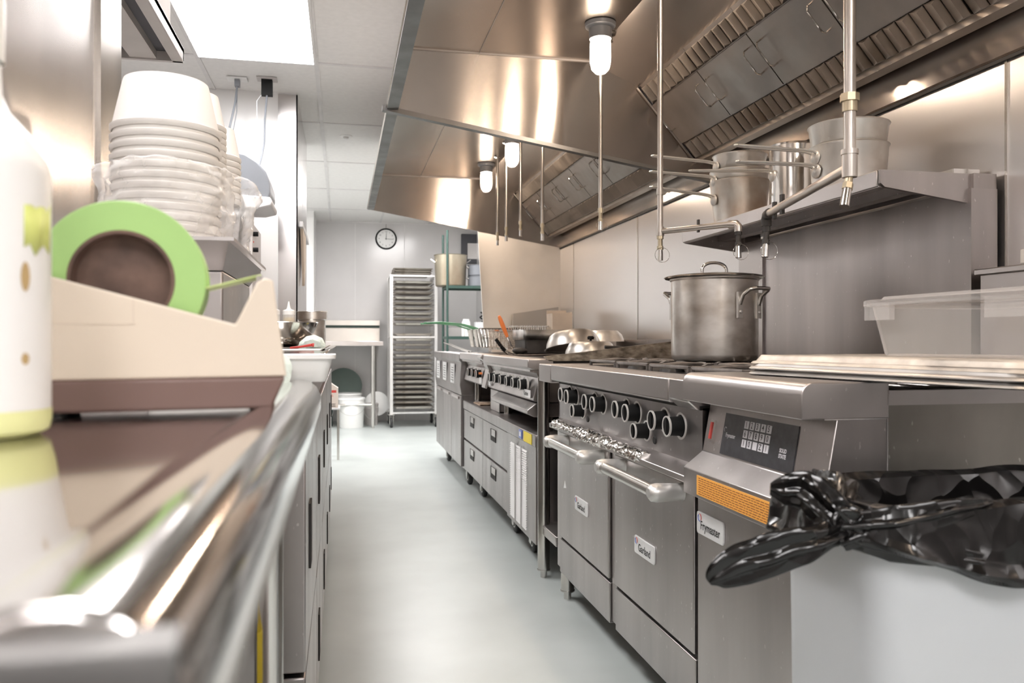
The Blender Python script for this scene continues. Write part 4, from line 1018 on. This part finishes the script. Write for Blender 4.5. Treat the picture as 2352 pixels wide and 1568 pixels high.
# crinkled clear sleeves
def sleeve(cx_, cy_, z0, z1, r, seed, label, bulge=.02, loc=None):
    n, K = 90, 34; loops = []
    for j in range(K+1):
        z = z0+(z1-z0)*j/K; L = []
        for i in range(n):
            a = 2*PI*i/n; q = Vector((math.cos(a), math.sin(a), z*9+seed))
            w_ = bulge*mn.noise(q*1.4)+.010*mn.noise(q*4.5)+.004*mn.noise(q*11)
            e = 1 if 0 < j < K else .97
            L.append((cx_+(r+w_+bulge*.4)*math.cos(a)*e, cy_+(r+w_+bulge*.4)*math.sin(a)*e, z+.006*mn.noise(q*5)))
        loops.append(L)
    m = MB(); loft(m, loops, True); o = m.build('plastic_sleeve', 'wrap'); return tag(o, label, 'wrapping', 'clear plastic sleeves round the cups')
sleeve(-.318, 1.60, 1.178, 1.318, .103, 2, 'crinkled clear plastic sleeve round the lower half of the big bowl stack', .028)
sleeve(-.298, 1.86, 1.178, 1.345, .088, 9, 'crinkled clear plastic sleeve bunched round the two rear cup stacks', .05)

# tall steel cabinet with knobs and the label printer
t = thing('holding_cabinet', 'steel cabinet with two black knobs on its edge by the white wall', 'cabinet', (-.7, 4.5, .976))
MB().box(-1.05, -.455, 4.25, 4.85, .976, 1.62).build('body', 'eq', t, bevel=.004)
MB().box(-.455, -.44, 4.25, 4.32, .976, 1.625).build('control_strip', 'undl', t)
for z in (1.545, 1.465): MB().cyl((-.44, 4.285, z), (-.415, 4.285, z), .012, n=16).build('knob', 'black', t)
MB().cyl((-.44, 4.285, 1.505), (-.436, 4.285, 1.505), .004, n=10).build('indicator_light', 'red', t)
t = thing('label_printer', 'dark grey curved printer sitting on top of the steel cabinet', 'printer', (-.5, 4.4, 1.63))
MB().box(-.72, -.47, 4.22, 4.50, 1.622, 1.70).build('bracket', 'greyl', t, bevel=.01)
pts = [(-.75, 1.70), (-.362, 1.70), (-.350, 1.745), (-.352, 1.79), (-.372, 1.85), (-.415, 1.90), (-.47, 1.935), (-.54, 1.95), (-.75, 1.95)]
MB().prism(pts, 'y', 4.22, 4.52).build('cover', 'greyp', t, bevel=.008, seg=3)
MB().prism([(-.76, 1.665), (-.40, 1.665), (-.345, 1.680), (-.340, 1.70), (-.350, 1.722), (-.76, 1.745)], 'y', 4.205, 4.53).build('base', 'greyl', t, bevel=.006)
MB().tube([(-.57, 4.20, 1.79), (-.50, 4.17, 1.76), (-.475, 4.17, 1.68), (-.485, 4.18, 1.57), (-.50, 4.2, 1.47)], .008, 10).build('cable', 'black', t)
o = MB().lathe((.03, 6.02, 2.5), [(.045, 0), (.043, -.006), (.02, -.010), (.018, -.022), (.010, -.028), (0, -.029)], 24).build('sprinkler', 'white'); tag(o, 'small white sprinkler head on a ceiling tile beside the hood edge', 'sprinkler')
o = MB().lathe((1.075, 3.16, 2.262), [(.026, 0), (.024, -.008), (.012, -.012), (.010, -.03), (.014, -.034), (0, -.036)], 20).build('heat_detector', 'chrome'); tag(o, 'little round detector on the hood ceiling right by the lit jar lamp', 'detector')
# ceiling outlets and cords
for x, y, lab, blk in ((-.582, 4.83, 'white ceiling outlet with a thin black plug, nearer the cups', False), (-.417, 4.80, 'ceiling outlet with a large black adapter, nearer the white corner', True)):
    t = thing('ceiling_outlet', lab, 'outlet', (x, y, 2.5), 'ceiling outlets')
    MB().box(x-.055, x+.055, y-.04, y+.04, 2.49, 2.4965).build('cover_plate', 'white' if not blk else 'undl', t)
    MB().box(x-(.03 if blk else .014), x+(.03 if blk else .014), y-.02, y+.02, 2.40 if blk else 2.45, 2.49).build('plug', 'black' if blk else 'greyp', t)
    if blk: MB().box(x-.028, x+.028, y-.019, y+.021, 2.455, 2.4905).build('adapter_top', 'white', t)
m = MB().tube([(-.417, 4.79, 2.40), (-.425, 4.75, 2.25), (-.418, 4.65, 2.1), (-.42, 4.5, 1.98), (-.43, 4.42, 1.90)], .0055, 8)
tag(m.build('power_cord', 'greyp'), 'grey power cord hanging from the black adapter to the printer', 'cord')
m = MB().tube([(-.445, 4.79, 2.405), (-.47, 4.77, 2.36), (-.462, 4.7, 2.2), (-.455, 4.6, 2.05), (-.43, 4.45, 1.91)], .0025, 6)
tag(m.build('data_cord', 'greyl'), 'thin grey cord hanging beside the thicker printer cord', 'cord')
m = MB().tube([(-.582, 4.82, 2.45), (-.59, 4.8, 2.35), (-.625, 4.7, 2.1), (-.64, 4.6, 1.9)], .006, 8).tube([(-.582, 4.82, 2.44), (-.582, 4.8, 2.30), (-.60, 4.7, 2.1), (-.62, 4.6, 1.9)], .0025, 6)
tag(m.build('power_cord', 'greyp'), 'black cord hanging from the left ceiling outlet behind the cups', 'cord')
# towel bar and towel
t = thing('towel_bar', 'steel bar on the corner wall holding a tan towel', 'rail', (-.24, 5.5, 1.72))
MB().box(-.255, -.232, 5.10, 6.05, 1.70, 1.735).box(-.262, -.24, 5.12, 5.16, 1.705, 1.73).box(-.262, -.24, 5.98, 6.02, 1.705, 1.73).build('bar', 'greyl', t, bevel=.003)
m = MB().prism([(5.18, 1.70), (5.62, 1.70), (5.60, 1.53), (5.50, 1.42), (5.42, 1.36), (5.34, 1.50), (5.24, 1.62)], 'x', -.252, -.236)
tag(m.build('towel', 'tan'), 'tan towel hanging from the bar on the corner wall', 'towel')

# overhead shelf with a cardboard box
t = thing('overhead_shelf', 'grey overhead shelf seen from below at the top left', 'shelf', (-.75, 2.0, 1.9))
MB().box(-1.3, -.50, 1.25, 2.78, 1.93, 1.945).build('shelf_plate', 'under', t)
MB().box(-.535, -.50, 1.25, 2.78, 1.90, 1.948).build('front_edge', 'undl', t, bevel=.003)
MB().box(-.66, -.58, 1.25, 2.77, 1.905, 1.93).build('light_strip', 'undl', t)
MB().box(-.78, -.75, 1.25, 2.77, 1.90, 1.93).box(-.95, -.90, 1.25, 2.77, 1.90, 1.93).box(-.71, -.69, 2.3, 2.35, 1.905, 1.93).build('channel', 'greyl', t)
MB().box(-1.3, -.50, 2.765, 2.78, 1.90, 1.948).build('end_plate', 'undl', t)
o = MB().box(-.95, -.512, 1.5, 2.63, 1.95, 2.20).build('storage_box', 'carton'); tag(o, 'brown-edged box lying on the overhead shelf at the top left', 'box')
MB().box(-.951, -.511, 1.499, 2.631, 1.95, 1.965).build('box_edge', 'cardboard', o)

# ------------------------------------------------------------------ tape dispenser
DL = Vector((-.2525, .762, .9352)); RD = Matrix.Translation(DL) @ Matrix.Rotation(math.radians(4.5), 4, 'Z')
t = thing('tape_dispenser', 'beige desktop tape dispenser with brown base on the worktop', 'tape dispenser', tuple(DL))
def dloc(m): return m.xf(RD)
def wall(y0, y1):
    return [( -.012, .0305), (.203, .0325), (.191, .121), (.184, .1235), (.177, .1195), (.158, .0805), (.073, .1035), (-.012, .126)]
m = MB().prism(wall(0, 0), 'y', 0, .009); dloc(m).build('side_wall', 'beige', t, bevel=.002, seg=3)
m = MB().prism(wall(0, 0), 'y', .061, .070); dloc(m).build('side_wall', 'beige', t, bevel=.002, seg=3)
m = MB().prism([(.158, .03), (.203, .0325), (.191, .121), (.184, .1235), (.177, .1195), (.160, .08)], 'y', .008, .062).box(-.012, .20, .008, .062, .03, .036).box(-.014, -.006, .008, .062, .03, .12); dloc(m).build('body_core', 'beige', t)
m = MB().box(.005, .073, -.0006, .0002, .0795, .0805).box(.0722, .0732, -.0006, .0002, .0795, .1025); dloc(m).build('panel_groove', 'tan', t)
m = MB(); m.prism([(-.016, .031), (-.016, .0025), (.190, .0035), (.202, .032)], 'y', -.003, .073); dloc(m).build('base', 'maroon', t, bevel=.003)
for x, y in ((.01, .01), (.178, .01), (.01, .06), (.178, .06)): dloc(MB().cyl((x, y, .0), (x, y, .006), .008, n=14)).build('rubber_foot', 'rubber', t)
m = MB().box(.176, .181, .008, .062, .1195, .126); dloc(m).build('cutting_blade', 'bright', t)
t2 = thing('tape_roll', 'large roll of green masking tape in the beige dispenser', 'tape', tuple(DL))
cR = (.061, 0, .120)
m = MB().lathe((cR[0], .013, cR[2]), [(.0445, 0), (.0700, 0), (.0710, .001), (.0710, .044), (.0700, .045), (.0445, .045)], 72, (0, 1, 0)); dloc(m).build('tape', 'green', t2)
m = MB().lathe((cR[0], .0125, cR[2]), [(.0415, .0), (.0445, 0), (.0445, .046), (.0415, .046)], 64, (0, 1, 0), closed=True); dloc(m).build('core_ring', 'core', t2)
m = MB().lathe((cR[0], .030, cR[2]), [(0, 0), (.040, 0), (.0415, -.008), (.0415, .02), (0, .02)], 48, (0, 1, 0)); dloc(m).build('hub', 'core', t)
m = MB(); m.add([(.1315, .013, .1135), (.1315, .058, .1135), (.180, .058, .1265), (.180, .013, .1265), (.1315, .013, .1148), (.1315, .058, .1148), (.180, .058, .1278), (.180, .013, .1278)], [(0, 3, 2, 1), (4, 5, 6, 7), (0, 1, 5, 4), (1, 2, 6, 5), (2, 3, 7, 6), (3, 0, 4, 7)]); dloc(m).build('loose_end', 'greenedge', t2)

# spray bottle at the left edge
t = thing('spray_bottle', 'large blurred white bottle with yellow-green base at the left edge', 'bottle', (-.238, .615, .9352))
c = (-.2485, .620, .9354)
MB().lathe(c, [(0, .002), (.040, 0), (.046, .004), (.0475, .012), (.0475, .180), (.046, .190), (.036, .208), (.022, .224), (.0175, .236), (.0165, .27)], 44).build('bottle_body', 'white', t)
MB().lathe(c, [(.0398, -.0002), (.0463, .0036), (.0479, .010), (.0479, .018)], 44).build('yellow_base', 'liq', t)
MB().lathe(c, [(.019, .258), (.0195, .30), (.017, .315), (.010, .32), (.009, .335), (0, .336)], 28).build('cap', 'white', t)
for a, z, w_, h_ in ((-30, .108, .0035, .010), (-30, .053, .003, .004), (-66, .135, .006, .005)):
    a = math.radians(a); p = Vector(c)+Vector((math.cos(a)*.0476, math.sin(a)*.0476, z)); n_ = Vector((math.cos(a), math.sin(a), 0)); s_ = Vector((-n_.y, n_.x, 0))
    sp = MB(); sp.add([p+s_*(w_*math.cos(b))+Vector((0, 0, h_*math.sin(b)))+n_*.0004 for b in [2*PI*i/12 for i in range(12)]], [list(range(12))]); sp.build('stain', 'stainspot', t)
pts = []
for i in range(7):
    a = math.radians(-31+i*5.5); pts.append((math.cos(a), math.sin(a)))
m = MB(); vs = [(c[0]+x*.0482, c[1]+y*.0482, c[2]+.128+.010*mn.noise(Vector((i*.8, 0, 0)))) for i, (x, y) in enumerate(pts)]+[(c[0]+x*.0485, c[1]+y*.0485, c[2]+.156+.006*mn.noise(Vector((i*.9, 4, 0)))) for i, (x, y) in enumerate(pts)]
m.add(vs, [(i, i+1, 8+i, 7+i) for i in range(6)]); m.build('tape_label', 'tapey', t).modifiers.new('s', 'SOLIDIFY').thickness = .0006

# ------------------------------------------------------------------ far end
# clock
cx_, cz = .625, 1.0+239/1857*10.05
t = thing('wall_clock', 'round black-rimmed clock on the far wall', 'clock', (.0, YF-.02, cz))
l_ = (887-1176)/1857.0; ps = math.atan(391/1857.0); Dc = (YF-.03)/(math.cos(ps)-l_*math.sin(ps)); cx_ = Dc*(l_*math.cos(ps)+math.sin(ps))
t.location = (cx_, YF-.02, cz)
MB().lathe((cx_, YF-.002, cz), [(0, 0), (.130, 0), (.135, .012), (.130, .030), (.122, .034), (.116, .024), (.116, .016)], 48, (0, -1, 0)).build('rim', 'black', t)
f = MB().lathe((cx_, YF-.002, cz), [(0, .016), (.118, .016), (.118, .012)], 48, (0, -1, 0)).build('clock_face', 'white', t)
w = MB()
for h in range(1, 13):
    a = PI/2-2*PI*h/12; write(w, str(h), .026, (cx_+.088*math.cos(a), YF-.0185, cz+.088*math.sin(a)), 1, right=(1, 0, 0))
w.build('numerals', 'ink', f)
def hand(ang, L, wd):
    d = Vector((math.sin(ang), 0, math.cos(ang))); s_ = Vector((d.z, 0, -d.x)); p = Vector((cx_, YF-.021, cz)); m = MB()
    m.add([p-s_*wd-d*.012, p+s_*wd-d*.012, p+s_*wd*.5+d*L, p-s_*wd*.5+d*L]+[q+Vector((0, .001, 0)) for q in (p-s_*wd-d*.012, p+s_*wd-d*.012, p+s_*wd*.5+d*L, p-s_*wd*.5+d*L)], [(0, 1, 2, 3), (7, 6, 5, 4), (0, 4, 5, 1), (1, 5, 6, 2), (2, 6, 7, 3), (3, 7, 4, 0)]); return m
hand(math.radians(3), .072, .004).build('hour_hand', 'ink', t); hand(math.radians(93), .085, .003).build('minute_hand', 'ink', t)
MB().box(cx_-.004, cx_+.004, YF-.006, YF, cz+.13, 2.48).build('hanger_cord', 'seam', t)

# bun rack
RX0, RX1, RY0, RY1 = .545, 1.098, 9.45, 9.98
t = thing('pan_rack', 'tall aluminium rolling rack full of sheet pans by the far wall', 'rack', (.82, 9.7, 0))
m = MB()
for x in (RX0, RX1-.035):
    for y in (RY0, RY1-.03): o = MB().box(x, x+.035, y, y+.03, .155, 1.775).build('upright', 'rackalu', t)
for z in (.16, 1.041, 1.755):
    MB().box(RX0+.03, RX1-.03, RY0+.003, RY0+.022, z, z+.02).build('cross_bar', 'rackalu', t)
    MB().box(RX0+.008, RX0+.028, RY0+.03, RY1-.03, z, z+.02).box(RX1-.028, RX1-.008, RY0+.03, RY1-.03, z, z+.02).build('side_bar', 'rackalu', t)
m = MB(); N = 25; pitch = (1.735-.215)/N
for i in range(N+1):
    z = .215+pitch*i
    for x0, x1 in ((RX0+.022, RX0+.048), (RX1-.048, RX1-.022)): m.box(x0, x1, RY0+.01, RY1-.01, z, z+.003)
o = m.build('runners', 'rackalu', t)
for x in (RX0+.018, RX1-.018):
    for y in (RY0+.02, RY1-.03): caster(t, x, y, .058, .155)
proto = None; k = 0
m = MB(); loops = []
for ins, zz in ((.022, 0), (.020, .002), (.008, .021), (0, .022), (-.002, .024), (0, .0255), (.010, .024), (.022, .005)):
    loops.append([(x, y, zz) for x, y in rrect(ins, .458-ins, ins, .50-ins, .02)])
loft(m, loops, True, True, True)
for i in range(N, -1, -1):
    if i == 15: continue
    z = .215+pitch*i+.0035
    if i == N: continue
    lab = 'sheet pan in the tall rack, ' + ORD[k] + ' pan down from the top'
    if proto is None:
        mm = MB(); mm.add(m.v, m.f, True); o = mm.build('sheet_pan', 'panalu'); proto = o; tag(o, lab, 'baking sheet', 'sheet pans in the tall rack')
    else: o = dup(proto, None, None, lab)
    o.location = (RX0+.047, RY0-.012+.01*math.sin(i*2.3), z); k += 1
for i in range(3):
    o = dup(proto, None, (RX0+.035+.006*i, RY0+.02, 1.777+.027*i), 'sheet pan lying on top of the tall rack, ' + ['lowest', 'middle', 'uppermost'][i] + ' of three', 'sheet pans on top of the rack')
# far steel table
t = thing('far_table', 'stainless table with backsplash against the far wall under the clock', 'table', (.0, 9.8, 0))
MB().box(-.30, .46, 9.42, 10.25, .955, 1.0).box(-.30, .47, 9.41, 9.43, .95, 1.003).build('table_top', 'eql', t, bevel=.004)
MB().box(-.30, .46, 10.22, 10.30, 1.0, 1.17).prism([(10.16, 1.20), (10.16, 1.26), (10.30, 1.262), (10.30, 1.20)], 'x', -.30, .46).build('backsplash', 'satin', t)
MB().box(-.30, .46, 10.20, 10.30, 1.17, 1.20).build('rail_gap', 'dgreen', t)
for x, y in ((.355, 9.47), (.40, 10.15), (-.26, 9.47), (-.26, 10.15)): foot(t, x, y, .96, .024)
MB().cyl((-.26, 9.47, .27), (.355, 9.47, .27), .016, n=12).cyl((.355, 9.47, .27), (.40, 10.15, .27), .016, n=12).cyl((-.26, 10.15, .27), (.40, 10.15, .27), .016, n=12).build('stretcher', 'tube', t)
def bucket(x, y, z, r, h, label, mat='white', lid=True):
    t = thing('bucket', label, 'bucket', (x, y, z))
    MB().lathe((x, y, z), [(0, 0), (r*.88, 0), (r*.9, .005), (r*.97, h*.8), (r*1.04, h*.8), (r*1.04, h*.83), (r*.98, h*.84), (r, h), (r-.004, h), (r*.85, .01), (0, .01)], 40).build('bucket_body', mat, t)
    if lid: MB().lathe((x, y, z+h), [(0, .006), (r*.9, .006), (r*.95, .010), (r*1.03, .008), (r*1.05, -.012), (r*1.02, -.012)], 40).build('lid', mat, t)
    m = MB(); m.tube([(x+(r*1.04)*math.cos(a), y-.01-(r*.25)*math.sin(a)-r*.9*abs(math.sin(a)), z+h*.80-.12*math.sin(a)) for a in [PI*i/12 for i in range(13)]], .003, 6); m.build('bail', 'cast', t)
bucket(.112, 9.60, 0, .150, .34, 'white plastic bucket on the floor under the far table')
bucket(.085, 9.96, 0, .150, .37, 'second white bucket behind the first under the far table')
bucket(-.215, 9.80, 0, .12, .25, 'dark green bucket left of the white buckets', 'dgreen', False)
t = tag(MB().lathe((0, 0, 0), [(0, 0), (.21, 0), (.225, .012), (.225, .02), (0, .02)], 36).xf(Matrix.Translation((.02, 10.16, .45)) @ Matrix.Rotation(math.radians(80), 4, 'X')).build('round_lid', 'dgreen'), 'dark green round lid standing behind the white buckets', 'lid')
t = tag(MB().lathe((0, 0, 0), [(0, 0), (.145, 0), (.15, .01), (.15, .018), (0, .018)], 36).xf(Matrix.Translation((.42, 10.08, .235)) @ Matrix.Rotation(math.radians(82), 4, 'X')).build('round_lid', 'white'), 'white round lid leaning on the table leg beside the rack', 'lid')
bucket(.345, 9.86, 0, .085, .25, 'small pale tub between the white bucket and the table leg', 'undl', True)
t = thing('juice_carton', 'gable-topped carton with a red band on a stool at the end of the prep counter', 'carton', (-.11, 7.0, .40))
x0, x1, y0, y1, z0 = -.138, -.03, 7.0, 7.108, .4415
MB().box(x0, x1, y0, y1, z0, z0+.165).prism([(x0, z0+.165), (x1, z0+.165), (x0+.02, z0+.225), (x0+.014, z0+.225)], 'y', y0, y1).build('carton_body', 'carton', t)
MB().box(x0-.0005, x1-.015, y0-.001, y0, z0+.125, z0+.147).build('red_band', 'red', t)
w = MB().box(x0+.012, x1-.02, y0-.001, y0, z0+.03, z0+.033).box(x0+.012, x1-.02, y0-.001, y0, z0+.008, z0+.011); [w.box(x0+.012+.011*i, x0+.015+.011*i, y0-.001, y0, z0+.011, z0+.03) for i in range(7)]; w.build('printed_box', 'ink', t)
w = MB().box(x0+.03, x1-.045, y0-.001, y0, z0+.105, z0+.109).box(x0+.025, x1-.04, y0-.001, y0, z0+.095, z0+.099); w.build('red_print', 'red', t)
t = thing('step_stool', 'small stool with grey top holding the carton', 'stool', (-.10, 7.1, 0))
MB().box(-.20, -.015, 6.96, 7.25, .425, .44).build('seat', 'greyl', t, bevel=.004)
for x in (-.185, -.04):
    for y in (6.98, 7.22): MB().box(x, x+.02, y, y+.02, 0, .43).build('leg', 'tube', t)

# green wire shelving
t = thing('wire_shelving', 'dark green wire shelving unit in the far right corner', 'shelving', (1.35, 8.8, 0))
for x, y, h in ((1.105, 8.60, 2.19), (1.105, 8.98, 2.185), (1.66, 8.60, 2.19), (1.66, 8.98, 2.185)):
    MB().cyl((x, y, 0), (x, y, h), .0125, n=12).build('post', 'dgreen', t)
for z in (1.60, 1.055, .55):
    m = MB(); m.box(1.105, 1.66, 8.595, 8.605, z-.03, z).box(1.105, 1.66, 8.975, 8.985, z-.03, z).box(1.10, 1.11, 8.6, 8.98, z-.03, z).box(1.655, 1.665, 8.6, 8.98, z-.03, z)
    for i in range(26): m.box(1.115+.021*i, 1.119+.021*i, 8.6, 8.98, z-.004, z)
    m.build('wire_shelf', 'dgreen', t)
t = thing('aluminium_pot', 'large burnt aluminium pot on the green shelving', 'pot', (1.18, 8.78, 1.60))
MB().lathe((1.165, 8.80, 1.601), [(0, 0), (.155, 0), (.165, .01), (.178, .335), (.184, .342), (.176, .342), (.16, .02), (0, .01)], 44).build('pot_body', 'oldalu', t)
for sg in (-1, 1): MB().tube([(1.165+sg*.175, 8.76, 1.86), (1.165+sg*.215, 8.77, 1.89), (1.165+sg*.215, 8.83, 1.89), (1.165+sg*.175, 8.84, 1.86)], .006, 8).build('pot_handle', 'chrome', t)
for i, (z, lb) in enumerate(((1.601, 'lower dark pot stacked on the green shelving behind the splash panel'), (1.72, 'upper dark pot on the green shelving under the framed notice'))):
    t = thing('dark_pot', lb, 'pot', (1.47, 8.78, z), 'dark pots on the green shelving')
    MB().lathe((1.47, 8.80, z), [(0, 0), (.105, 0), (.112, .008), (.112, .112), (.118, .115), (.118, .118), (0, .118)], 36).build('pot_body', 'greyp', t)
    MB().tube([(1.36, 8.75, z+.085), (1.34, 8.74, z+.095), (1.34, 8.80, z+.095), (1.36, 8.82, z+.085)], .005, 8).build('pot_handle', 'bright', t)
t = thing('framed_notice', 'grey-framed notice on the far wall above the dark pots', 'frame', (1.80, YF-.05, 2.1))
MB().box(1.50, 1.90, YF-.05, YF, 2.0, 2.38).build('frame', 'under', t, bevel=.01); MB().box(1.58, 1.85, YF-.056, YF-.05, 2.06, 2.26).build('paper', 'wsteel', t)
o = MB().lathe((1.335, 8.78, 1.056), [(0, 0), (.05, 0), (.052, .10), (.045, .16), (.035, .175), (.035, .19), (0, .19)], 28).build('plastic_jug', 'white'); tag(o, 'white plastic jug on the middle green shelf', 'jug')
o = MB().prism(rrect(1.12, 1.30, 8.62, 8.9, .02), 'z', 1.056, 1.15).build('clear_tub', 'polyc'); tag(o, 'clear plastic tub on the middle green shelf below the basket handles', 'tub')
o = MB().prism(rrect(1.42, 1.58, 8.64, 8.8, .02), 'z', 1.056, 1.21).build('green_tub', 'greyl'); tag(o, 'small grey-green tub on the middle shelf by the splash panel', 'tub')
m = MB().tube([(1.50+.02*math.sin(i*.8), 8.72+.02*math.cos(i*.8), 1.215+.008*i) for i in range(14)], .008, 8); tag(m.build('black_whisk', 'black'), 'black twisted utensil standing on the grey-green tub', 'utensil')
